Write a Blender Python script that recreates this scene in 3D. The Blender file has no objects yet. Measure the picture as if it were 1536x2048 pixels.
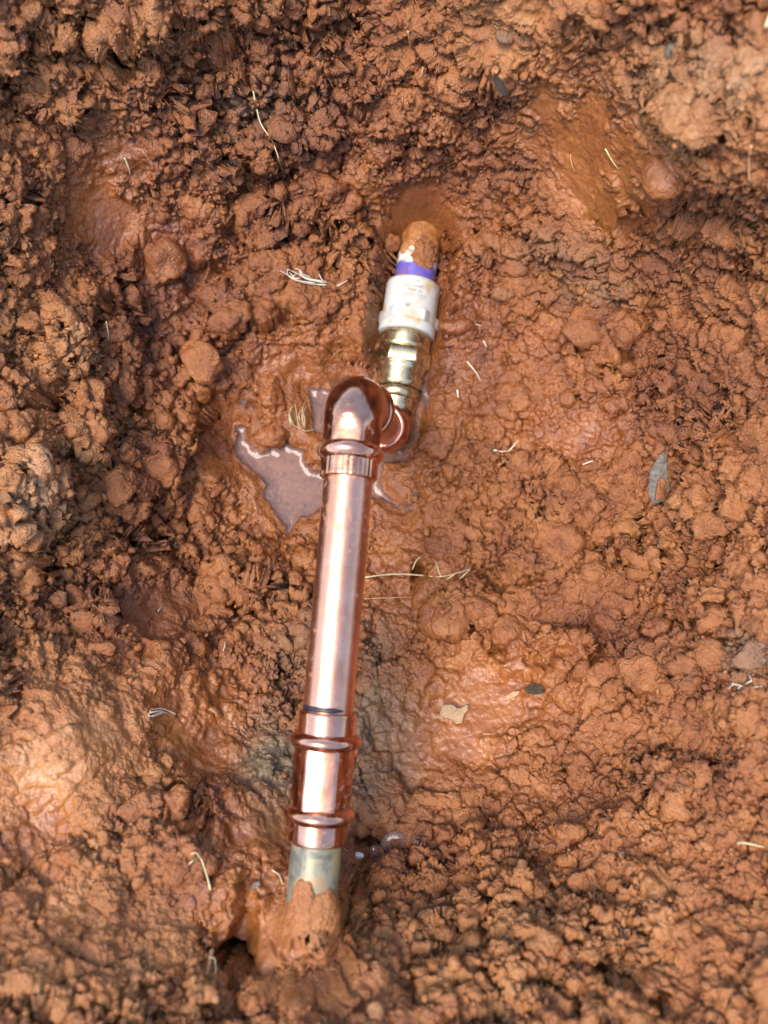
import bpy, bmesh, math, random
import numpy as np
from mathutils import Vector, Matrix

random.seed(7)
rng = np.random.default_rng(11)
scene = bpy.context.scene
COL = scene.collection

# ------------------------------------------------------------------ camera
CAM_H, TILT = 0.474, math.radians(6.0)
LENS = 26.0
FPX = 2048 * LENS / 36.0
cam_data = bpy.data.cameras.new('camera')
cam = bpy.data.objects.new('camera', cam_data)
COL.objects.link(cam)
cam.location = (0, 0, CAM_H)
cam.rotation_euler = (TILT, 0, 0)
cam_data.lens = LENS
cam_data.sensor_width = 36.0
cam_data.clip_start = 0.005
cam_data.clip_end = 200.0
cam_data.dof.use_dof = True
cam_data.dof.focus_distance = 0.392
cam_data.dof.aperture_fstop = 6.0
scene.camera = cam

# ------------------------------------------------------------------ sky and sun
SUN = Vector((-0.33, -0.08, 0.94)).normalized()
world = bpy.data.worlds.new('World')
scene.world = world
world.use_nodes = True
wn = world.node_tree
bgn = wn.nodes['Background']
sky = wn.nodes.new('ShaderNodeTexSky')
sky.sky_type = 'NISHITA'
sky.sun_disc = False
sky.sun_elevation = math.asin(SUN.z)
sky.sun_rotation = math.atan2(SUN.x, SUN.y)
sky.air_density = 1.0
sky.dust_density = 1.6
sky.ozone_density = 0.6
wn.links.new(sky.outputs[0], bgn.inputs['Color'])
bgn.inputs['Strength'].default_value = 0.15
sd = bpy.data.lights.new('sun', 'SUN')
sd.energy = 1.5
sd.angle = math.radians(30.0)
sd.color = (1.0, 0.945, 0.875)
sun = bpy.data.objects.new('sun', sd)
COL.objects.link(sun)
sun.rotation_euler = (-SUN).to_track_quat('-Z', 'Y').to_euler()
sun.location = SUN * 5
scene.view_settings.view_transform = 'Standard'
scene.view_settings.look = 'None'
scene.view_settings.gamma = 1.0
scene.view_settings.use_curve_mapping = False
scene.view_settings.exposure = 1.42
scene.render.engine = 'CYCLES'
scene.cycles.max_bounces = 6
scene.cycles.diffuse_bounces = 2
scene.cycles.glossy_bounces = 4
scene.cycles.use_denoising = True
scene.cycles.use_adaptive_sampling = True
scene.cycles.adaptive_threshold = 0.02
scene.cycles.caustics_reflective = False
scene.cycles.caustics_refractive = False

# ------------------------------------------------------------------ pixel <-> place helpers
CT, ST = math.cos(TILT), math.sin(TILT)
def ray(u, v):
    a = (np.asarray(u, float) - 768.0) / FPX
    b = (1024.0 - np.asarray(v, float)) / FPX
    return a, ST + b * CT, -CT + b * ST
def at_depth(u, v, t):
    r = ray(u, v)
    return np.array([r[0] * t, r[1] * t, CAM_H + r[2] * t])
def at_level(u, v, z):
    r = ray(u, v)
    t = (CAM_H - z) / -r[2]
    return np.array([r[0] * t, r[1] * t, z + 0 * t])
def to_px(P):
    P = np.asarray(P, float)
    x, y, z = P[..., 0], P[..., 1], P[..., 2] - CAM_H
    d = y * ST - z * CT
    up = y * CT + z * ST
    return 768 + FPX * x / d, 1024 - FPX * up / d, d

# ------------------------------------------------------------------ noise
def _hash(i, j, k, seed):
    h = (i.astype(np.uint32) * np.uint32(374761393)) ^ (j.astype(np.uint32) * np.uint32(668265263)) ^ (k.astype(np.uint32) * np.uint32(2147483647 - 1274126177)) ^ np.uint32((seed * 2654435761) & 0xffffffff)
    h = (h ^ (h >> np.uint32(15))) * np.uint32(2246822519)
    h = (h ^ (h >> np.uint32(13))) * np.uint32(3266489917)
    return h ^ (h >> np.uint32(16))
def vnoise(P, size, seed=0):
    out = np.empty(len(P), np.float32)
    for s in range(0, len(P), 250000):
        Q = (P[s:s + 250000] / size).astype(np.float32)
        F = np.floor(Q)
        I = F.astype(np.int32)
        w = Q - F
        w = w * w * w * (w * (w * 6 - 15) + 10)
        acc = 0
        for dx in (0, 1):
            wx = w[:, 0] if dx else 1 - w[:, 0]
            for dy in (0, 1):
                wy = w[:, 1] if dy else 1 - w[:, 1]
                for dz in (0, 1):
                    wz = w[:, 2] if dz else 1 - w[:, 2]
                    acc = acc + wx * wy * wz * (_hash(I[:, 0] + dx, I[:, 1] + dy, I[:, 2] + dz, seed).astype(np.float32) / 4294967295.0)
        out[s:s + 250000] = acc
    return out * 2 - 1
def fbm(P, size, octaves=4, seed=0, gain=0.5):
    a, tot, acc = 1.0, 0.0, 0
    for o in range(octaves):
        acc = acc + a * vnoise(P + 0.37 * o, size / 2 ** o, seed + o * 17)
        tot += a
        a *= gain
    return acc / tot
def cells(P, size, seed=0):
    """nearest and second nearest feature distance (in cells) and a random value of the nearest cell"""
    n = len(P)
    f1o, f2o, ro = np.empty(n, np.float32), np.empty(n, np.float32), np.empty(n, np.float32)
    for s in range(0, n, 120000):
        Q = (P[s:s + 120000] / size).astype(np.float32)
        F = np.floor(Q)
        I = F.astype(np.int32)
        w = Q - F
        f1 = np.full(len(Q), 9, np.float32)
        f2 = np.full(len(Q), 9, np.float32)
        rr = np.zeros(len(Q), np.float32)
        for dx in (-1, 0, 1):
            for dy in (-1, 0, 1):
                for dz in (-1, 0, 1):
                    h = _hash(I[:, 0] + dx, I[:, 1] + dy, I[:, 2] + dz, seed)
                    jx = (h & np.uint32(1023)).astype(np.float32) / 1023.0 + (dx - w[:, 0])
                    jy = ((h >> np.uint32(10)) & np.uint32(1023)).astype(np.float32) / 1023.0 + (dy - w[:, 1])
                    jz = ((h >> np.uint32(20)) & np.uint32(1023)).astype(np.float32) / 1023.0 + (dz - w[:, 2])
                    d = jx * jx + jy * jy + jz * jz
                    near = d < f1
                    f2 = np.where(near, f1, np.minimum(f2, d))
                    rr = np.where(near, ((h * np.uint32(2654435761)) >> np.uint32(12)).astype(np.float32) / 1048575.0, rr)
                    f1 = np.where(near, d, f1)
        f1o[s:s + 120000] = np.sqrt(f1)
        f2o[s:s + 120000] = np.sqrt(f2)
        ro[s:s + 120000] = rr
    return f1o, f2o, ro
def sstep(a, b, x):
    t = np.clip((x - a) / (b - a), 0, 1)
    return t * t * (3 - 2 * t)
def catmull(pts, n=8):
    pts = [np.array(p, float) for p in pts]
    if len(pts) == 2:
        return np.array([pts[0] + (pts[1] - pts[0]) * k / n for k in range(n + 1)])
    P = [2 * pts[0] - pts[1]] + pts + [2 * pts[-1] - pts[-2]]
    out = []
    for i in range(1, len(P) - 2):
        for k in range(n):
            t = k / n
            out.append(0.5 * (2 * P[i] + (P[i + 1] - P[i - 1]) * t + (2 * P[i - 1] - 5 * P[i] + 4 * P[i + 1] - P[i + 2]) * t ** 2 + (3 * P[i] - P[i - 1] - 3 * P[i + 1] + P[i + 2]) * t ** 3))
    out.append(P[-2])
    return np.array(out)

# ------------------------------------------------------------------ materials
def new_mat(name):
    m = bpy.data.materials.new(name)
    m.use_nodes = True
    nt = m.node_tree
    b = nt.nodes['Principled BSDF']
    return m, nt, b
def node(nt, typ, **kw):
    n = nt.nodes.new(typ)
    for k, v in kw.items():
        setattr(n, k, v)
    return n
def ramp(nt, stops, src=None):
    r = nt.nodes.new('ShaderNodeValToRGB')
    e = r.color_ramp.elements
    while len(e) < len(stops):
        e.new(0.5)
    for el, (p, c) in zip(e, stops):
        el.position = p
        el.color = (*c, 1) if len(c) == 3 else c
    if src is not None:
        nt.links.new(src, r.inputs[0])
    return r
def noise(nt, vec, scale, detail=4, rough=0.55, dist=0.0):
    n = nt.nodes.new('ShaderNodeTexNoise')
    n.inputs['Scale'].default_value = scale
    n.inputs['Detail'].default_value = detail
    n.inputs['Roughness'].default_value = rough
    n.inputs['Distortion'].default_value = dist
    nt.links.new(vec, n.inputs['Vector'])
    return n
def math_node(nt, op, a, b=None, clamp=False):
    n = nt.nodes.new('ShaderNodeMath')
    n.operation = op
    n.use_clamp = clamp
    for i, x in enumerate((a, b)):
        if x is None:
            continue
        if isinstance(x, (int, float)):
            n.inputs[i].default_value = x
        else:
            nt.links.new(x, n.inputs[i])
    return n.outputs[0]
def mixc(nt, fac, a, b, blend='MIX'):
    n = nt.nodes.new('ShaderNodeMix')
    n.data_type = 'RGBA'
    n.blend_type = blend
    for s, x in ((n.inputs[0], fac), (n.inputs[6], a), (n.inputs[7], b)):
        if isinstance(x, (int, float)):
            s.default_value = x
        elif isinstance(x, tuple):
            s.default_value = (*x, 1)
        else:
            nt.links.new(x, s)
    return n.outputs[2]

def soil_material():
    m, nt, b = new_mat('red_clay_soil')
    geo = node(nt, 'ShaderNodeNewGeometry')
    pos = geo.outputs['Position']
    at = node(nt, 'ShaderNodeAttribute', attribute_name='soil')
    sep = node(nt, 'ShaderNodeSeparateColor')
    nt.links.new(at.outputs['Color'], sep.inputs[0])
    wet, tone, grey = sep.outputs[0], sep.outputs[1], sep.outputs[2]
    n1 = noise(nt, pos, 60, 5, 0.6)
    n2 = noise(nt, pos, 420, 4, 0.6)
    t = math_node(nt, 'ADD', tone, math_node(nt, 'MULTIPLY', math_node(nt, 'SUBTRACT', n1.outputs[0], 0.5), 0.95))
    t = math_node(nt, 'ADD', t, math_node(nt, 'MULTIPLY', math_node(nt, 'SUBTRACT', n2.outputs[0], 0.5), 0.55), True)
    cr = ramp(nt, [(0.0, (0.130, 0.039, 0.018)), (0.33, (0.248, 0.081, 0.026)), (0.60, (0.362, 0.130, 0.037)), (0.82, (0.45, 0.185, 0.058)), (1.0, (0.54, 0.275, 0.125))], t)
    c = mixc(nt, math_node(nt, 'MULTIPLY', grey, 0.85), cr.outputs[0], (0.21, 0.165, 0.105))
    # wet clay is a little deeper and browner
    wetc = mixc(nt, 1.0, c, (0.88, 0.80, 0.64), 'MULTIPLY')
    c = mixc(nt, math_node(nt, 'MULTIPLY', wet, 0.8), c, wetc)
    # tiny pale and dark grains
    g = noise(nt, pos, 1500, 2, 0.5)
    gr = ramp(nt, [(0.66, (0, 0, 0)), (0.74, (1, 1, 1))], g.outputs[0])
    c = mixc(nt, math_node(nt, 'MULTIPLY', gr.outputs[0], 0.35), c, (0.55, 0.33, 0.20))
    nt.links.new(c, b.inputs['Base Color'])
    rr = math_node(nt, 'SUBTRACT', 0.47, math_node(nt, 'MULTIPLY', wet, 0.26))
    rr = math_node(nt, 'ADD', rr, math_node(nt, 'MULTIPLY', math_node(nt, 'SUBTRACT', n2.outputs[0], 0.5), 0.40), True)
    rr = math_node(nt, 'ADD', rr, math_node(nt, 'MULTIPLY', at.outputs['Alpha'], 0.10))
    rr = math_node(nt, 'MAXIMUM', rr, 0.17)
    nt.links.new(rr, b.inputs['Roughness'])
    b.inputs['Specular IOR Level'].default_value = 0.65
    bn = noise(nt, pos, 860, 3, 0.62)
    bn2 = noise(nt, pos, 300, 2, 0.5)
    hh = math_node(nt, 'ADD', math_node(nt, 'MULTIPLY', bn.outputs[0], math_node(nt, 'SUBTRACT', 1.0, math_node(nt, 'MULTIPLY', wet, 0.55))), math_node(nt, 'MULTIPLY', bn2.outputs[0], 0.8))
    hh = math_node(nt, 'MULTIPLY', hh, math_node(nt, 'SUBTRACT', 1.0, math_node(nt, 'MULTIPLY', at.outputs['Alpha'], 0.55)))
    bump = node(nt, 'ShaderNodeBump')
    bump.inputs['Strength'].default_value = 1.0
    bump.inputs['Distance'].default_value = 0.0019
    nt.links.new(hh, bump.inputs['Height'])
    nt.links.new(bump.outputs[0], b.inputs['Normal'])
    return m

def metal_material(name, dark, mid, light, rough, streak=0.0, scale=140, bump=0.00004, tarnish=None):
    m, nt, b = new_mat(name)
    tc = node(nt, 'ShaderNodeAttribute', attribute_name='axial')   # (along, around, 0)
    pos = node(nt, 'ShaderNodeNewGeometry').outputs['Position']
    n1 = noise(nt, pos, scale, 5, 0.6)
    cr = ramp(nt, [(0.28, dark), (0.5, mid), (0.75, light)], n1.outputs[0])
    c = cr.outputs[0]
    mp = node(nt, 'ShaderNodeMapping')
    mp.inputs['Scale'].default_value = (30, 1500, 1)
    nt.links.new(tc.outputs['Vector'], mp.inputs['Vector'])
    n2 = noise(nt, mp.outputs[0], 1.0, 4, 0.6)
    n3 = noise(nt, pos, 700, 4, 0.6)
    if tarnish:
        n4 = noise(nt, pos, 75, 6, 0.65, 0.6)
        tr = ramp(nt, [(0.50, (0, 0, 0)), (0.70, (1, 1, 1))], n4.outputs[0])
        c = mixc(nt, math_node(nt, 'MULTIPLY', tr.outputs[0], 0.7), c, tarnish)
    sn = noise(nt, pos, 260, 6, 0.72)
    sn2 = noise(nt, pos, 28, 3, 0.5)
    dm = ramp(nt, [(0.56, (0, 0, 0)), (0.62, (1, 1, 1))], math_node(nt, 'ADD', math_node(nt, 'MULTIPLY', sn.outputs[0], 0.75), math_node(nt, 'MULTIPLY', sn2.outputs[0], 0.25)))
    dmf = math_node(nt, 'MULTIPLY', dm.outputs[0], 0.5)
    c = mixc(nt, dmf, c, (0.36, 0.17, 0.07))
    nt.links.new(c, b.inputs['Base Color'])
    nt.links.new(math_node(nt, 'SUBTRACT', 1.0, dmf), b.inputs['Metallic'])
    r = math_node(nt, 'ADD', rough, math_node(nt, 'MULTIPLY', math_node(nt, 'SUBTRACT', n3.outputs[0], 0.5), 0.22))
    r = math_node(nt, 'ADD', r, math_node(nt, 'MULTIPLY', math_node(nt, 'SUBTRACT', n2.outputs[0], 0.5), streak), True)
    r = math_node(nt, 'ADD', r, math_node(nt, 'MULTIPLY', dmf, 0.4), True)
    nt.links.new(r, b.inputs['Roughness'])
    bp = node(nt, 'ShaderNodeBump')
    bp.inputs['Strength'].default_value = 0.5
    bp.inputs['Distance'].default_value = bump
    nt.links.new(math_node(nt, 'ADD', math_node(nt, 'MULTIPLY', n2.outputs[0], 0.6 if streak else 0.0), n1.outputs[0]), bp.inputs['Height'])
    nt.links.new(bp.outputs[0], b.inputs['Normal'])
    return m

def plain(name, col, rough=0.5, var=0.25, scale=300, metallic=0.0):
    m, nt, b = new_mat(name)
    pos = node(nt, 'ShaderNodeNewGeometry').outputs['Position']
    n = noise(nt, pos, scale, 4, 0.6)
    lo = tuple(max(0, c * (1 - var)) for c in col)
    hi = tuple(min(1, c * (1 + var)) for c in col)
    nt.links.new(ramp(nt, [(0.3, lo), (0.7, hi)], n.outputs[0]).outputs[0], b.inputs['Base Color'])
    b.inputs['Roughness'].default_value = rough
    b.inputs['Metallic'].default_value = metallic
    b.inputs['Specular IOR Level'].default_value = 0.5 if rough < 0.8 else 0.1
    bp = node(nt, 'ShaderNodeBump')
    bp.inputs['Strength'].default_value = 0.35
    bp.inputs['Distance'].default_value = 0.0003
    nt.links.new(n.outputs[0], bp.inputs['Height'])
    nt.links.new(bp.outputs[0], b.inputs['Normal'])
    return m

M_SOIL = soil_material()
M_COPPER = metal_material('bright_copper', (0.60, 0.275, 0.165), (0.71, 0.35, 0.225), (0.82, 0.46, 0.325), 0.32, 0.22, 60)
M_FIT = metal_material('copper_fitting', (0.54, 0.235, 0.14), (0.69, 0.335, 0.215), (0.78, 0.42, 0.29), 0.16, 0.0, 160, 0.00008, (0.40, 0.20, 0.13))
M_ELBOW = metal_material('elbow_tarnish_dark_reflection', (0.33, 0.15, 0.09), (0.52, 0.255, 0.165), (0.68, 0.36, 0.24), 0.17, 0.0, 120, 0.00008, (0.26, 0.13, 0.09))  # tarnish mottling, and the dome's dark reflection put into the copper colour
M_BRASS = metal_material('brass', (0.52, 0.39, 0.18), (0.76, 0.62, 0.35), (0.85, 0.74, 0.49), 0.27, 0.0, 220, 0.00005, (0.42, 0.30, 0.15))

def old_pipe_material():
    m, nt, b = new_mat('weathered_pipe')
    pos = node(nt, 'ShaderNodeNewGeometry').outputs['Position']
    n = noise(nt, pos, 110, 6, 0.65, 0.5)
    n2 = noise(nt, pos, 45, 3, 0.5)
    c = ramp(nt, [(0.34, (0.085, 0.088, 0.07)), (0.46, (0.18, 0.172, 0.125)), (0.55, (0.29, 0.25, 0.16)), (0.64, (0.38, 0.23, 0.11))], n.outputs[0]).outputs[0]
    c = mixc(nt, ramp(nt, [(0.5, (0, 0, 0)), (0.62, (1, 1, 1))], n2.outputs[0]).outputs[0], c, (0.36, 0.28, 0.12))
    nt.links.new(c, b.inputs['Base Color'])
    b.inputs['Roughness'].default_value = 0.48
    b.inputs['Metallic'].default_value = 0.25
    bp = node(nt, 'ShaderNodeBump')
    bp.inputs['Strength'].default_value = 0.4
    bp.inputs['Distance'].default_value = 0.0003
    nt.links.new(n.outputs[0], bp.inputs['Height'])
    nt.links.new(bp.outputs[0], b.inputs['Normal'])
    return m
M_OLD = old_pipe_material()

def pvc_material():
    m, nt, b = new_mat('white_plastic')
    pos = node(nt, 'ShaderNodeNewGeometry').outputs['Position']
    n = noise(nt, pos, 90, 6, 0.68, 0.4)
    n2 = noise(nt, pos, 900, 3, 0.6)
    c = mixc(nt, ramp(nt, [(0.48, (0, 0, 0)), (0.64, (1, 1, 1))], n.outputs[0]).outputs[0], (0.56, 0.56, 0.52), (0.50, 0.37, 0.20))
    c = mixc(nt, math_node(nt, 'MULTIPLY', ramp(nt, [(0.60, (0, 0, 0)), (0.72, (1, 1, 1))], n2.outputs[0]).outputs[0], 0.35), c, (0.50, 0.34, 0.18))
    nt.links.new(c, b.inputs['Base Color'])
    b.inputs['Roughness'].default_value = 0.38
    return m
M_PVC = pvc_material()

def primed_material():
    m, nt, b = new_mat('primed_plastic_pipe')
    at = node(nt, 'ShaderNodeAttribute', attribute_name='axial')
    sp = node(nt, 'ShaderNodeSeparateXYZ')
    nt.links.new(at.outputs['Vector'], sp.inputs[0])
    pos = node(nt, 'ShaderNodeNewGeometry').outputs['Position']
    n = noise(nt, pos, 130, 5, 0.65, 0.6)
    n2 = noise(nt, pos, 260, 5, 0.6)
    jag = math_node(nt, 'ADD', sp.outputs[0], math_node(nt, 'MULTIPLY', math_node(nt, 'SUBTRACT', n.outputs[0], 0.5), 0.012))
    purple = ramp(nt, [(0.0, (0.075, 0.06, 0.33)), (1.0, (0.17, 0.135, 0.47))], n2.outputs[0]).outputs[0]
    white = (0.74, 0.70, 0.60)
    k = ramp(nt, [(0.30, (0, 0, 0)), (0.40, (1, 1, 1))], math_node(nt, 'MULTIPLY', jag, 30.0))
    purple = mixc(nt, math_node(nt, 'MULTIPLY', ramp(nt, [(0.52, (0, 0, 0)), (0.62, (1, 1, 1))], n.outputs[0]).outputs[0], 0.7), purple, (0.30, 0.14, 0.09))
    c = mixc(nt, k.outputs[0], purple, white)
    # smeared clay grows towards the buried end
    dirt = math_node(nt, 'ADD', math_node(nt, 'MULTIPLY', jag, 22.0), math_node(nt, 'SUBTRACT', n2.outputs[0], 0.60))
    dk = ramp(nt, [(0.20, (0, 0, 0)), (0.36, (1, 1, 1))], dirt)
    c = mixc(nt, dk.outputs[0], c, ramp(nt, [(0.30, (0.11, 0.04, 0.02)), (0.48, (0.30, 0.12, 0.035)), (0.60, (0.46, 0.19, 0.05)), (0.70, (0.62, 0.50, 0.36))], n.outputs[0]).outputs[0])
    nt.links.new(c, b.inputs['Base Color'])
    b.inputs['Roughness'].default_value = 0.30
    bp = node(nt, 'ShaderNodeBump')
    bp.inputs['Strength'].default_value = 0.6
    bp.inputs['Distance'].default_value = 0.0005
    nt.links.new(math_node(nt, 'MULTIPLY', dk.outputs[0], n2.outputs[0]), bp.inputs['Height'])
    nt.links.new(bp.outputs[0], b.inputs['Normal'])
    return m
M_PRIMED = primed_material()

def water_material():
    m = bpy.data.materials.new('muddy_water')
    m.use_nodes = True
    nt = m.node_tree
    nt.nodes.clear()
    out = node(nt, 'ShaderNodeOutputMaterial')
    fres = node(nt, 'ShaderNodeFresnel')
    fres.inputs['IOR'].default_value = 1.42
    tr = node(nt, 'ShaderNodeBsdfTransparent')
    tr.inputs['Color'].default_value = (0.93, 0.86, 0.80, 1)
    silt_sky_tint = node(nt, 'ShaderNodeBsdfDiffuse')
    silt_sky_tint.inputs['Color'].default_value = (0.33, 0.24, 0.22, 1)  # suspended silt, pushed to lilac to paint in some reflected sky
    gl = node(nt, 'ShaderNodeBsdfGlossy')
    gl.inputs['Roughness'].default_value = 0.02
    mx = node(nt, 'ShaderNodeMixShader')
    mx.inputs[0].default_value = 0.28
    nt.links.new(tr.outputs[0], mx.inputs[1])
    nt.links.new(silt_sky_tint.outputs[0], mx.inputs[2])
    mx2 = node(nt, 'ShaderNodeMixShader')
    nt.links.new(fres.outputs[0], mx2.inputs[0])
    nt.links.new(mx.outputs[0], mx2.inputs[1])
    nt.links.new(gl.outputs[0], mx2.inputs[2])
    nt.links.new(mx2.outputs[0], out.inputs[0])
    return m
M_WATER = water_material()
def film_material():
    m = bpy.data.materials.new('bubble_film')
    m.use_nodes = True
    nt = m.node_tree
    nt.nodes.clear()
    out = node(nt, 'ShaderNodeOutputMaterial')
    lw = node(nt, 'ShaderNodeLayerWeight')
    lw.inputs[0].default_value = 0.25
    tr = node(nt, 'ShaderNodeBsdfTransparent')
    gl = node(nt, 'ShaderNodeBsdfGlossy')
    gl.inputs['Roughness'].default_value = 0.06
    df = node(nt, 'ShaderNodeBsdfDiffuse')
    df.inputs['Color'].default_value = (0.35, 0.31, 0.30, 1)
    a = node(nt, 'ShaderNodeMixShader')
    a.inputs[0].default_value = 0.16
    nt.links.new(tr.outputs[0], a.inputs[1])
    nt.links.new(df.outputs[0], a.inputs[2])
    c = node(nt, 'ShaderNodeMixShader')
    nt.links.new(lw.outputs['Fresnel'], c.inputs[0])
    nt.links.new(a.outputs[0], c.inputs[1])
    nt.links.new(gl.outputs[0], c.inputs[2])
    nt.links.new(c.outputs[0], out.inputs[0])
    return m
M_FILM = film_material()
M_STRAW = plain('dry_straw', (0.60, 0.50, 0.27), 0.45, 0.3)
M_PALE = plain('bleached_straw', (0.70, 0.65, 0.50), 0.4, 0.2)
M_ROOT = plain('fine_root', (0.46, 0.25, 0.12), 0.6, 0.3)
M_LEAF = plain('decayed_leaf', (0.15, 0.135, 0.11), 0.85, 0.5, 500)
M_DARK = plain('dark_plant_scrap', (0.06, 0.042, 0.028), 0.9, 0.5, 500)
M_TAN = plain('tan_flake', (0.42, 0.27, 0.15), 0.8, 0.25, 700)
M_GSTONE = plain('grey_stone', (0.13, 0.11, 0.08), 0.7, 0.4, 400)
M_WSTONE = plain('white_stone', (0.70, 0.63, 0.57), 0.35, 0.15, 400)
M_MARK = plain('black_marker_ink', (0.022, 0.018, 0.024), 0.35, 0.3)
M_GREEN = plain('green_ink', (0.03, 0.17, 0.08), 0.5, 0.3, 900)
M_LETTER = plain('dusty_letters', (0.34, 0.28, 0.20), 0.5, 0.3, 900)
M_STAMP = plain('stamped_groove', (0.55, 0.36, 0.24), 0.4, 0.2, 300, 1.0)

# ------------------------------------------------------------------ object helpers
def mesh_obj(name, verts, faces, mat=None, parent=None, smooth=True):
    me = bpy.data.meshes.new(name)
    me.from_pydata([tuple(v) for v in verts], [], [tuple(f) for f in faces])
    me.update()
    if smooth:
        me.polygons.foreach_set('use_smooth', [True] * len(me.polygons))
    o = bpy.data.objects.new(name, me)
    COL.objects.link(o)
    if mat:
        me.materials.append(mat)
    if parent is not None:
        o.parent = parent
        o.matrix_parent_inverse = parent.matrix_world.inverted()
    return o
def tag(o, label, cat, group=None):
    o['label'] = label
    o['category'] = cat
    if group:
        o['group'] = group
    return o
def empty(name, loc):
    o = bpy.data.objects.new(name, None)
    o.location = tuple(loc)
    o.empty_display_size = 0.01
    COL.objects.link(o)
    bpy.context.view_layer.update()
    return o
def set_soil(me, wet, tone, grey, sm=0.0):
    n = len(me.vertices)
    a = me.color_attributes.new('soil', 'FLOAT_COLOR', 'POINT')
    d = np.ones((n, 4), np.float32)
    d[:, 0], d[:, 1], d[:, 2], d[:, 3] = wet, tone, grey, sm
    a.data.foreach_set('color', d.ravel())

# ------------------------------------------------------------------ the lie of the plumbing (used to shape the ground)
UP2 = at_depth(627, 1760, 0.313)                       # upper run, near end
UP1 = at_depth(697, 950, 0.338)
PDIR = (UP1 - UP2) / np.linalg.norm(UP1 - UP2)
AX_Z = 0.006
def on_upper(v, lift=0.0):
    s = np.linspace(-0.08, 0.28, 2000)
    P = UP2 + s[:, None] * PDIR + np.array([0, 0, lift])
    _, vv_, _ = to_px(P)
    return float(np.interp(-v, -vv_, s))
S_CORNER = on_upper(803)
CORNER_UP = UP2 + PDIR * S_CORNER
CORNER_LO = at_level(783, 868, AX_Z)
LOW_FAR = at_level(838, 500, AX_Z)
LDIR = (LOW_FAR - CORNER_LO) / np.linalg.norm(LOW_FAR - CORNER_LO)
DDIR = (CORNER_LO - CORNER_UP)
DLEN = np.linalg.norm(DDIR)
DDIR = DDIR / DLEN
def on_lower(v, lift=0.0):
    s = np.linspace(-0.03, 0.25, 2000)
    P = CORNER_LO + s[:, None] * LDIR + np.array([0, 0, lift])
    _, vv_, _ = to_px(P)
    return float(np.interp(-v, -vv_, s))

# ------------------------------------------------------------------ the pit: one sheet of clay
CTRL = [  # pixel, pixel, distance from the camera along its axis
 (560, 980, .474), (900, 900, .468), (760, 1010, .474), (640, 820, .476), (800, 700, .476), (820, 560, .478), (700, 620, .470), (900, 560, .474), (838, 440, .470), (838, 390, .452), (760, 330, .440),
 (800, 220, .418), (700, 120, .395), (700, 20, .385), (420, 30, .37), (420, 150, .398), (100, 40, .345), (60, 200, .368), (40, 380, .38), (200, 420, .415), (300, 600, .445),
 (300, 300, .40), (500, 350, .43), (500, 600, .462), (100, 620, .395), (0, 760, .37), (0, 1000, .36), (90, 1000, .38), (90, 1130, .385), (100, 1280, .37), (300, 1000, .435), (300, 800, .437),
 (430, 900, .462), (420, 1150, .448), (1000, 250, .405), (1000, 100, .36), (1180, 200, .355), (1220, 350, .375), (1500, 40, .28), (1500, 250, .29), (1350, 150, .308), (1340, 380, .335),
 (1320, 480, .385), (1500, 560, .365), (1150, 560, .432), (1100, 800, .455), (1325, 950, .418), (1500, 900, .375), (1500, 1150, .35), (1250, 1150, .425), (1100, 1200, .435), (1000, 1080, .452), (1500, 1400, .335),
 (1300, 1400, .37), (950, 1420, .412), (1100, 1560, .385), (820, 1250, .44), (820, 1550, .395), (1300, 1620, .35), (1500, 1700, .312), (1500, 2020, .275), (1150, 1850, .315), (1000, 2000, .288),
 (820, 1760, .355), (700, 1800, .345), (720, 1950, .286), (622, 1870, .291), (560, 1780, .320), (500, 1880, .312), (650, 1500, .395), (640, 1250, .435), (520, 1400, .405), (520, 1620, .352),
 (400, 1500, .375), (300, 1350, .375), (150, 1450, .33), (60, 1650, .318), (250, 1700, .325), (350, 1650, .335), (450, 1960, .305), (330, 1950, .288), (100, 1950, .278), (560, 2030, .280),
]
GROUND_Z = 0.17
def axis_coords(lo, hi, step, reach):
    mid = np.arange(lo, hi + step, step)
    g, side, x = step, [], 0.0
    while x < reach:
        g *= 1.09
        x += g
        side.append(x)
    side = np.array(side)
    return np.concatenate([(lo - side)[::-1], mid, mid[-1] + side])
gu = axis_coords(-30, 1566, 2.05, 30000)
gv = axis_coords(-30, 2078, 2.05, 30000)
NU, NV = len(gu), len(gv)
GU, GV = np.meshgrid(gu, gv)
GU, GV = GU.ravel(), GV.ravel()
# the sheet leans inwards with height: a mesh row of the floor is drawn together on the walls
fa = (GU - 768) / FPX
fb = (1024 - GV) / FPX + math.tan(TILT)
def tps(cx, cy, cz, x, y, lam=0.0008):
    n = len(cx)
    d2 = (cx[:, None] - cx[None]) ** 2 + (cy[:, None] - cy[None]) ** 2
    K = np.where(d2 > 0, d2 * np.log(d2 + 1e-12), 0) * 0.5 + lam * np.eye(n)
    A = np.zeros((n + 3, n + 3))
    A[:n, :n] = K
    A[:n, n:] = np.stack([np.ones(n), cx, cy], 1)
    A[n:, :n] = A[:n, n:].T
    w = np.linalg.solve(A, np.concatenate([cz, np.zeros(3)]))
    out = w[n] + w[n + 1] * x + w[n + 2] * y
    for i in range(n):
        r2 = (x - cx[i]) ** 2 + (y - cy[i]) ** 2 + 1e-12
        out = out + w[i] * 0.5 * r2 * np.log(r2)
    return out
C = np.array(CTRL)
cr_ = ray(C[:, 0], C[:, 1])
CZ = CAM_H + cr_[2] * C[:, 2]
gx, gy = np.clip(GU, -200, 1736) / 1000, np.clip(GV, -200, 2248) / 1000
Z = tps(C[:, 0] / 1000, C[:, 1] / 1000, CZ, gx, gy)
outd = np.maximum.reduce([-GU, GU - 1536, -GV, GV - 2048, 0 * GU])
Z = np.clip(Z, -0.02, 0.26)
Z = Z + (GROUND_Z - Z) * sstep(20, 1100, outd)
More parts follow.
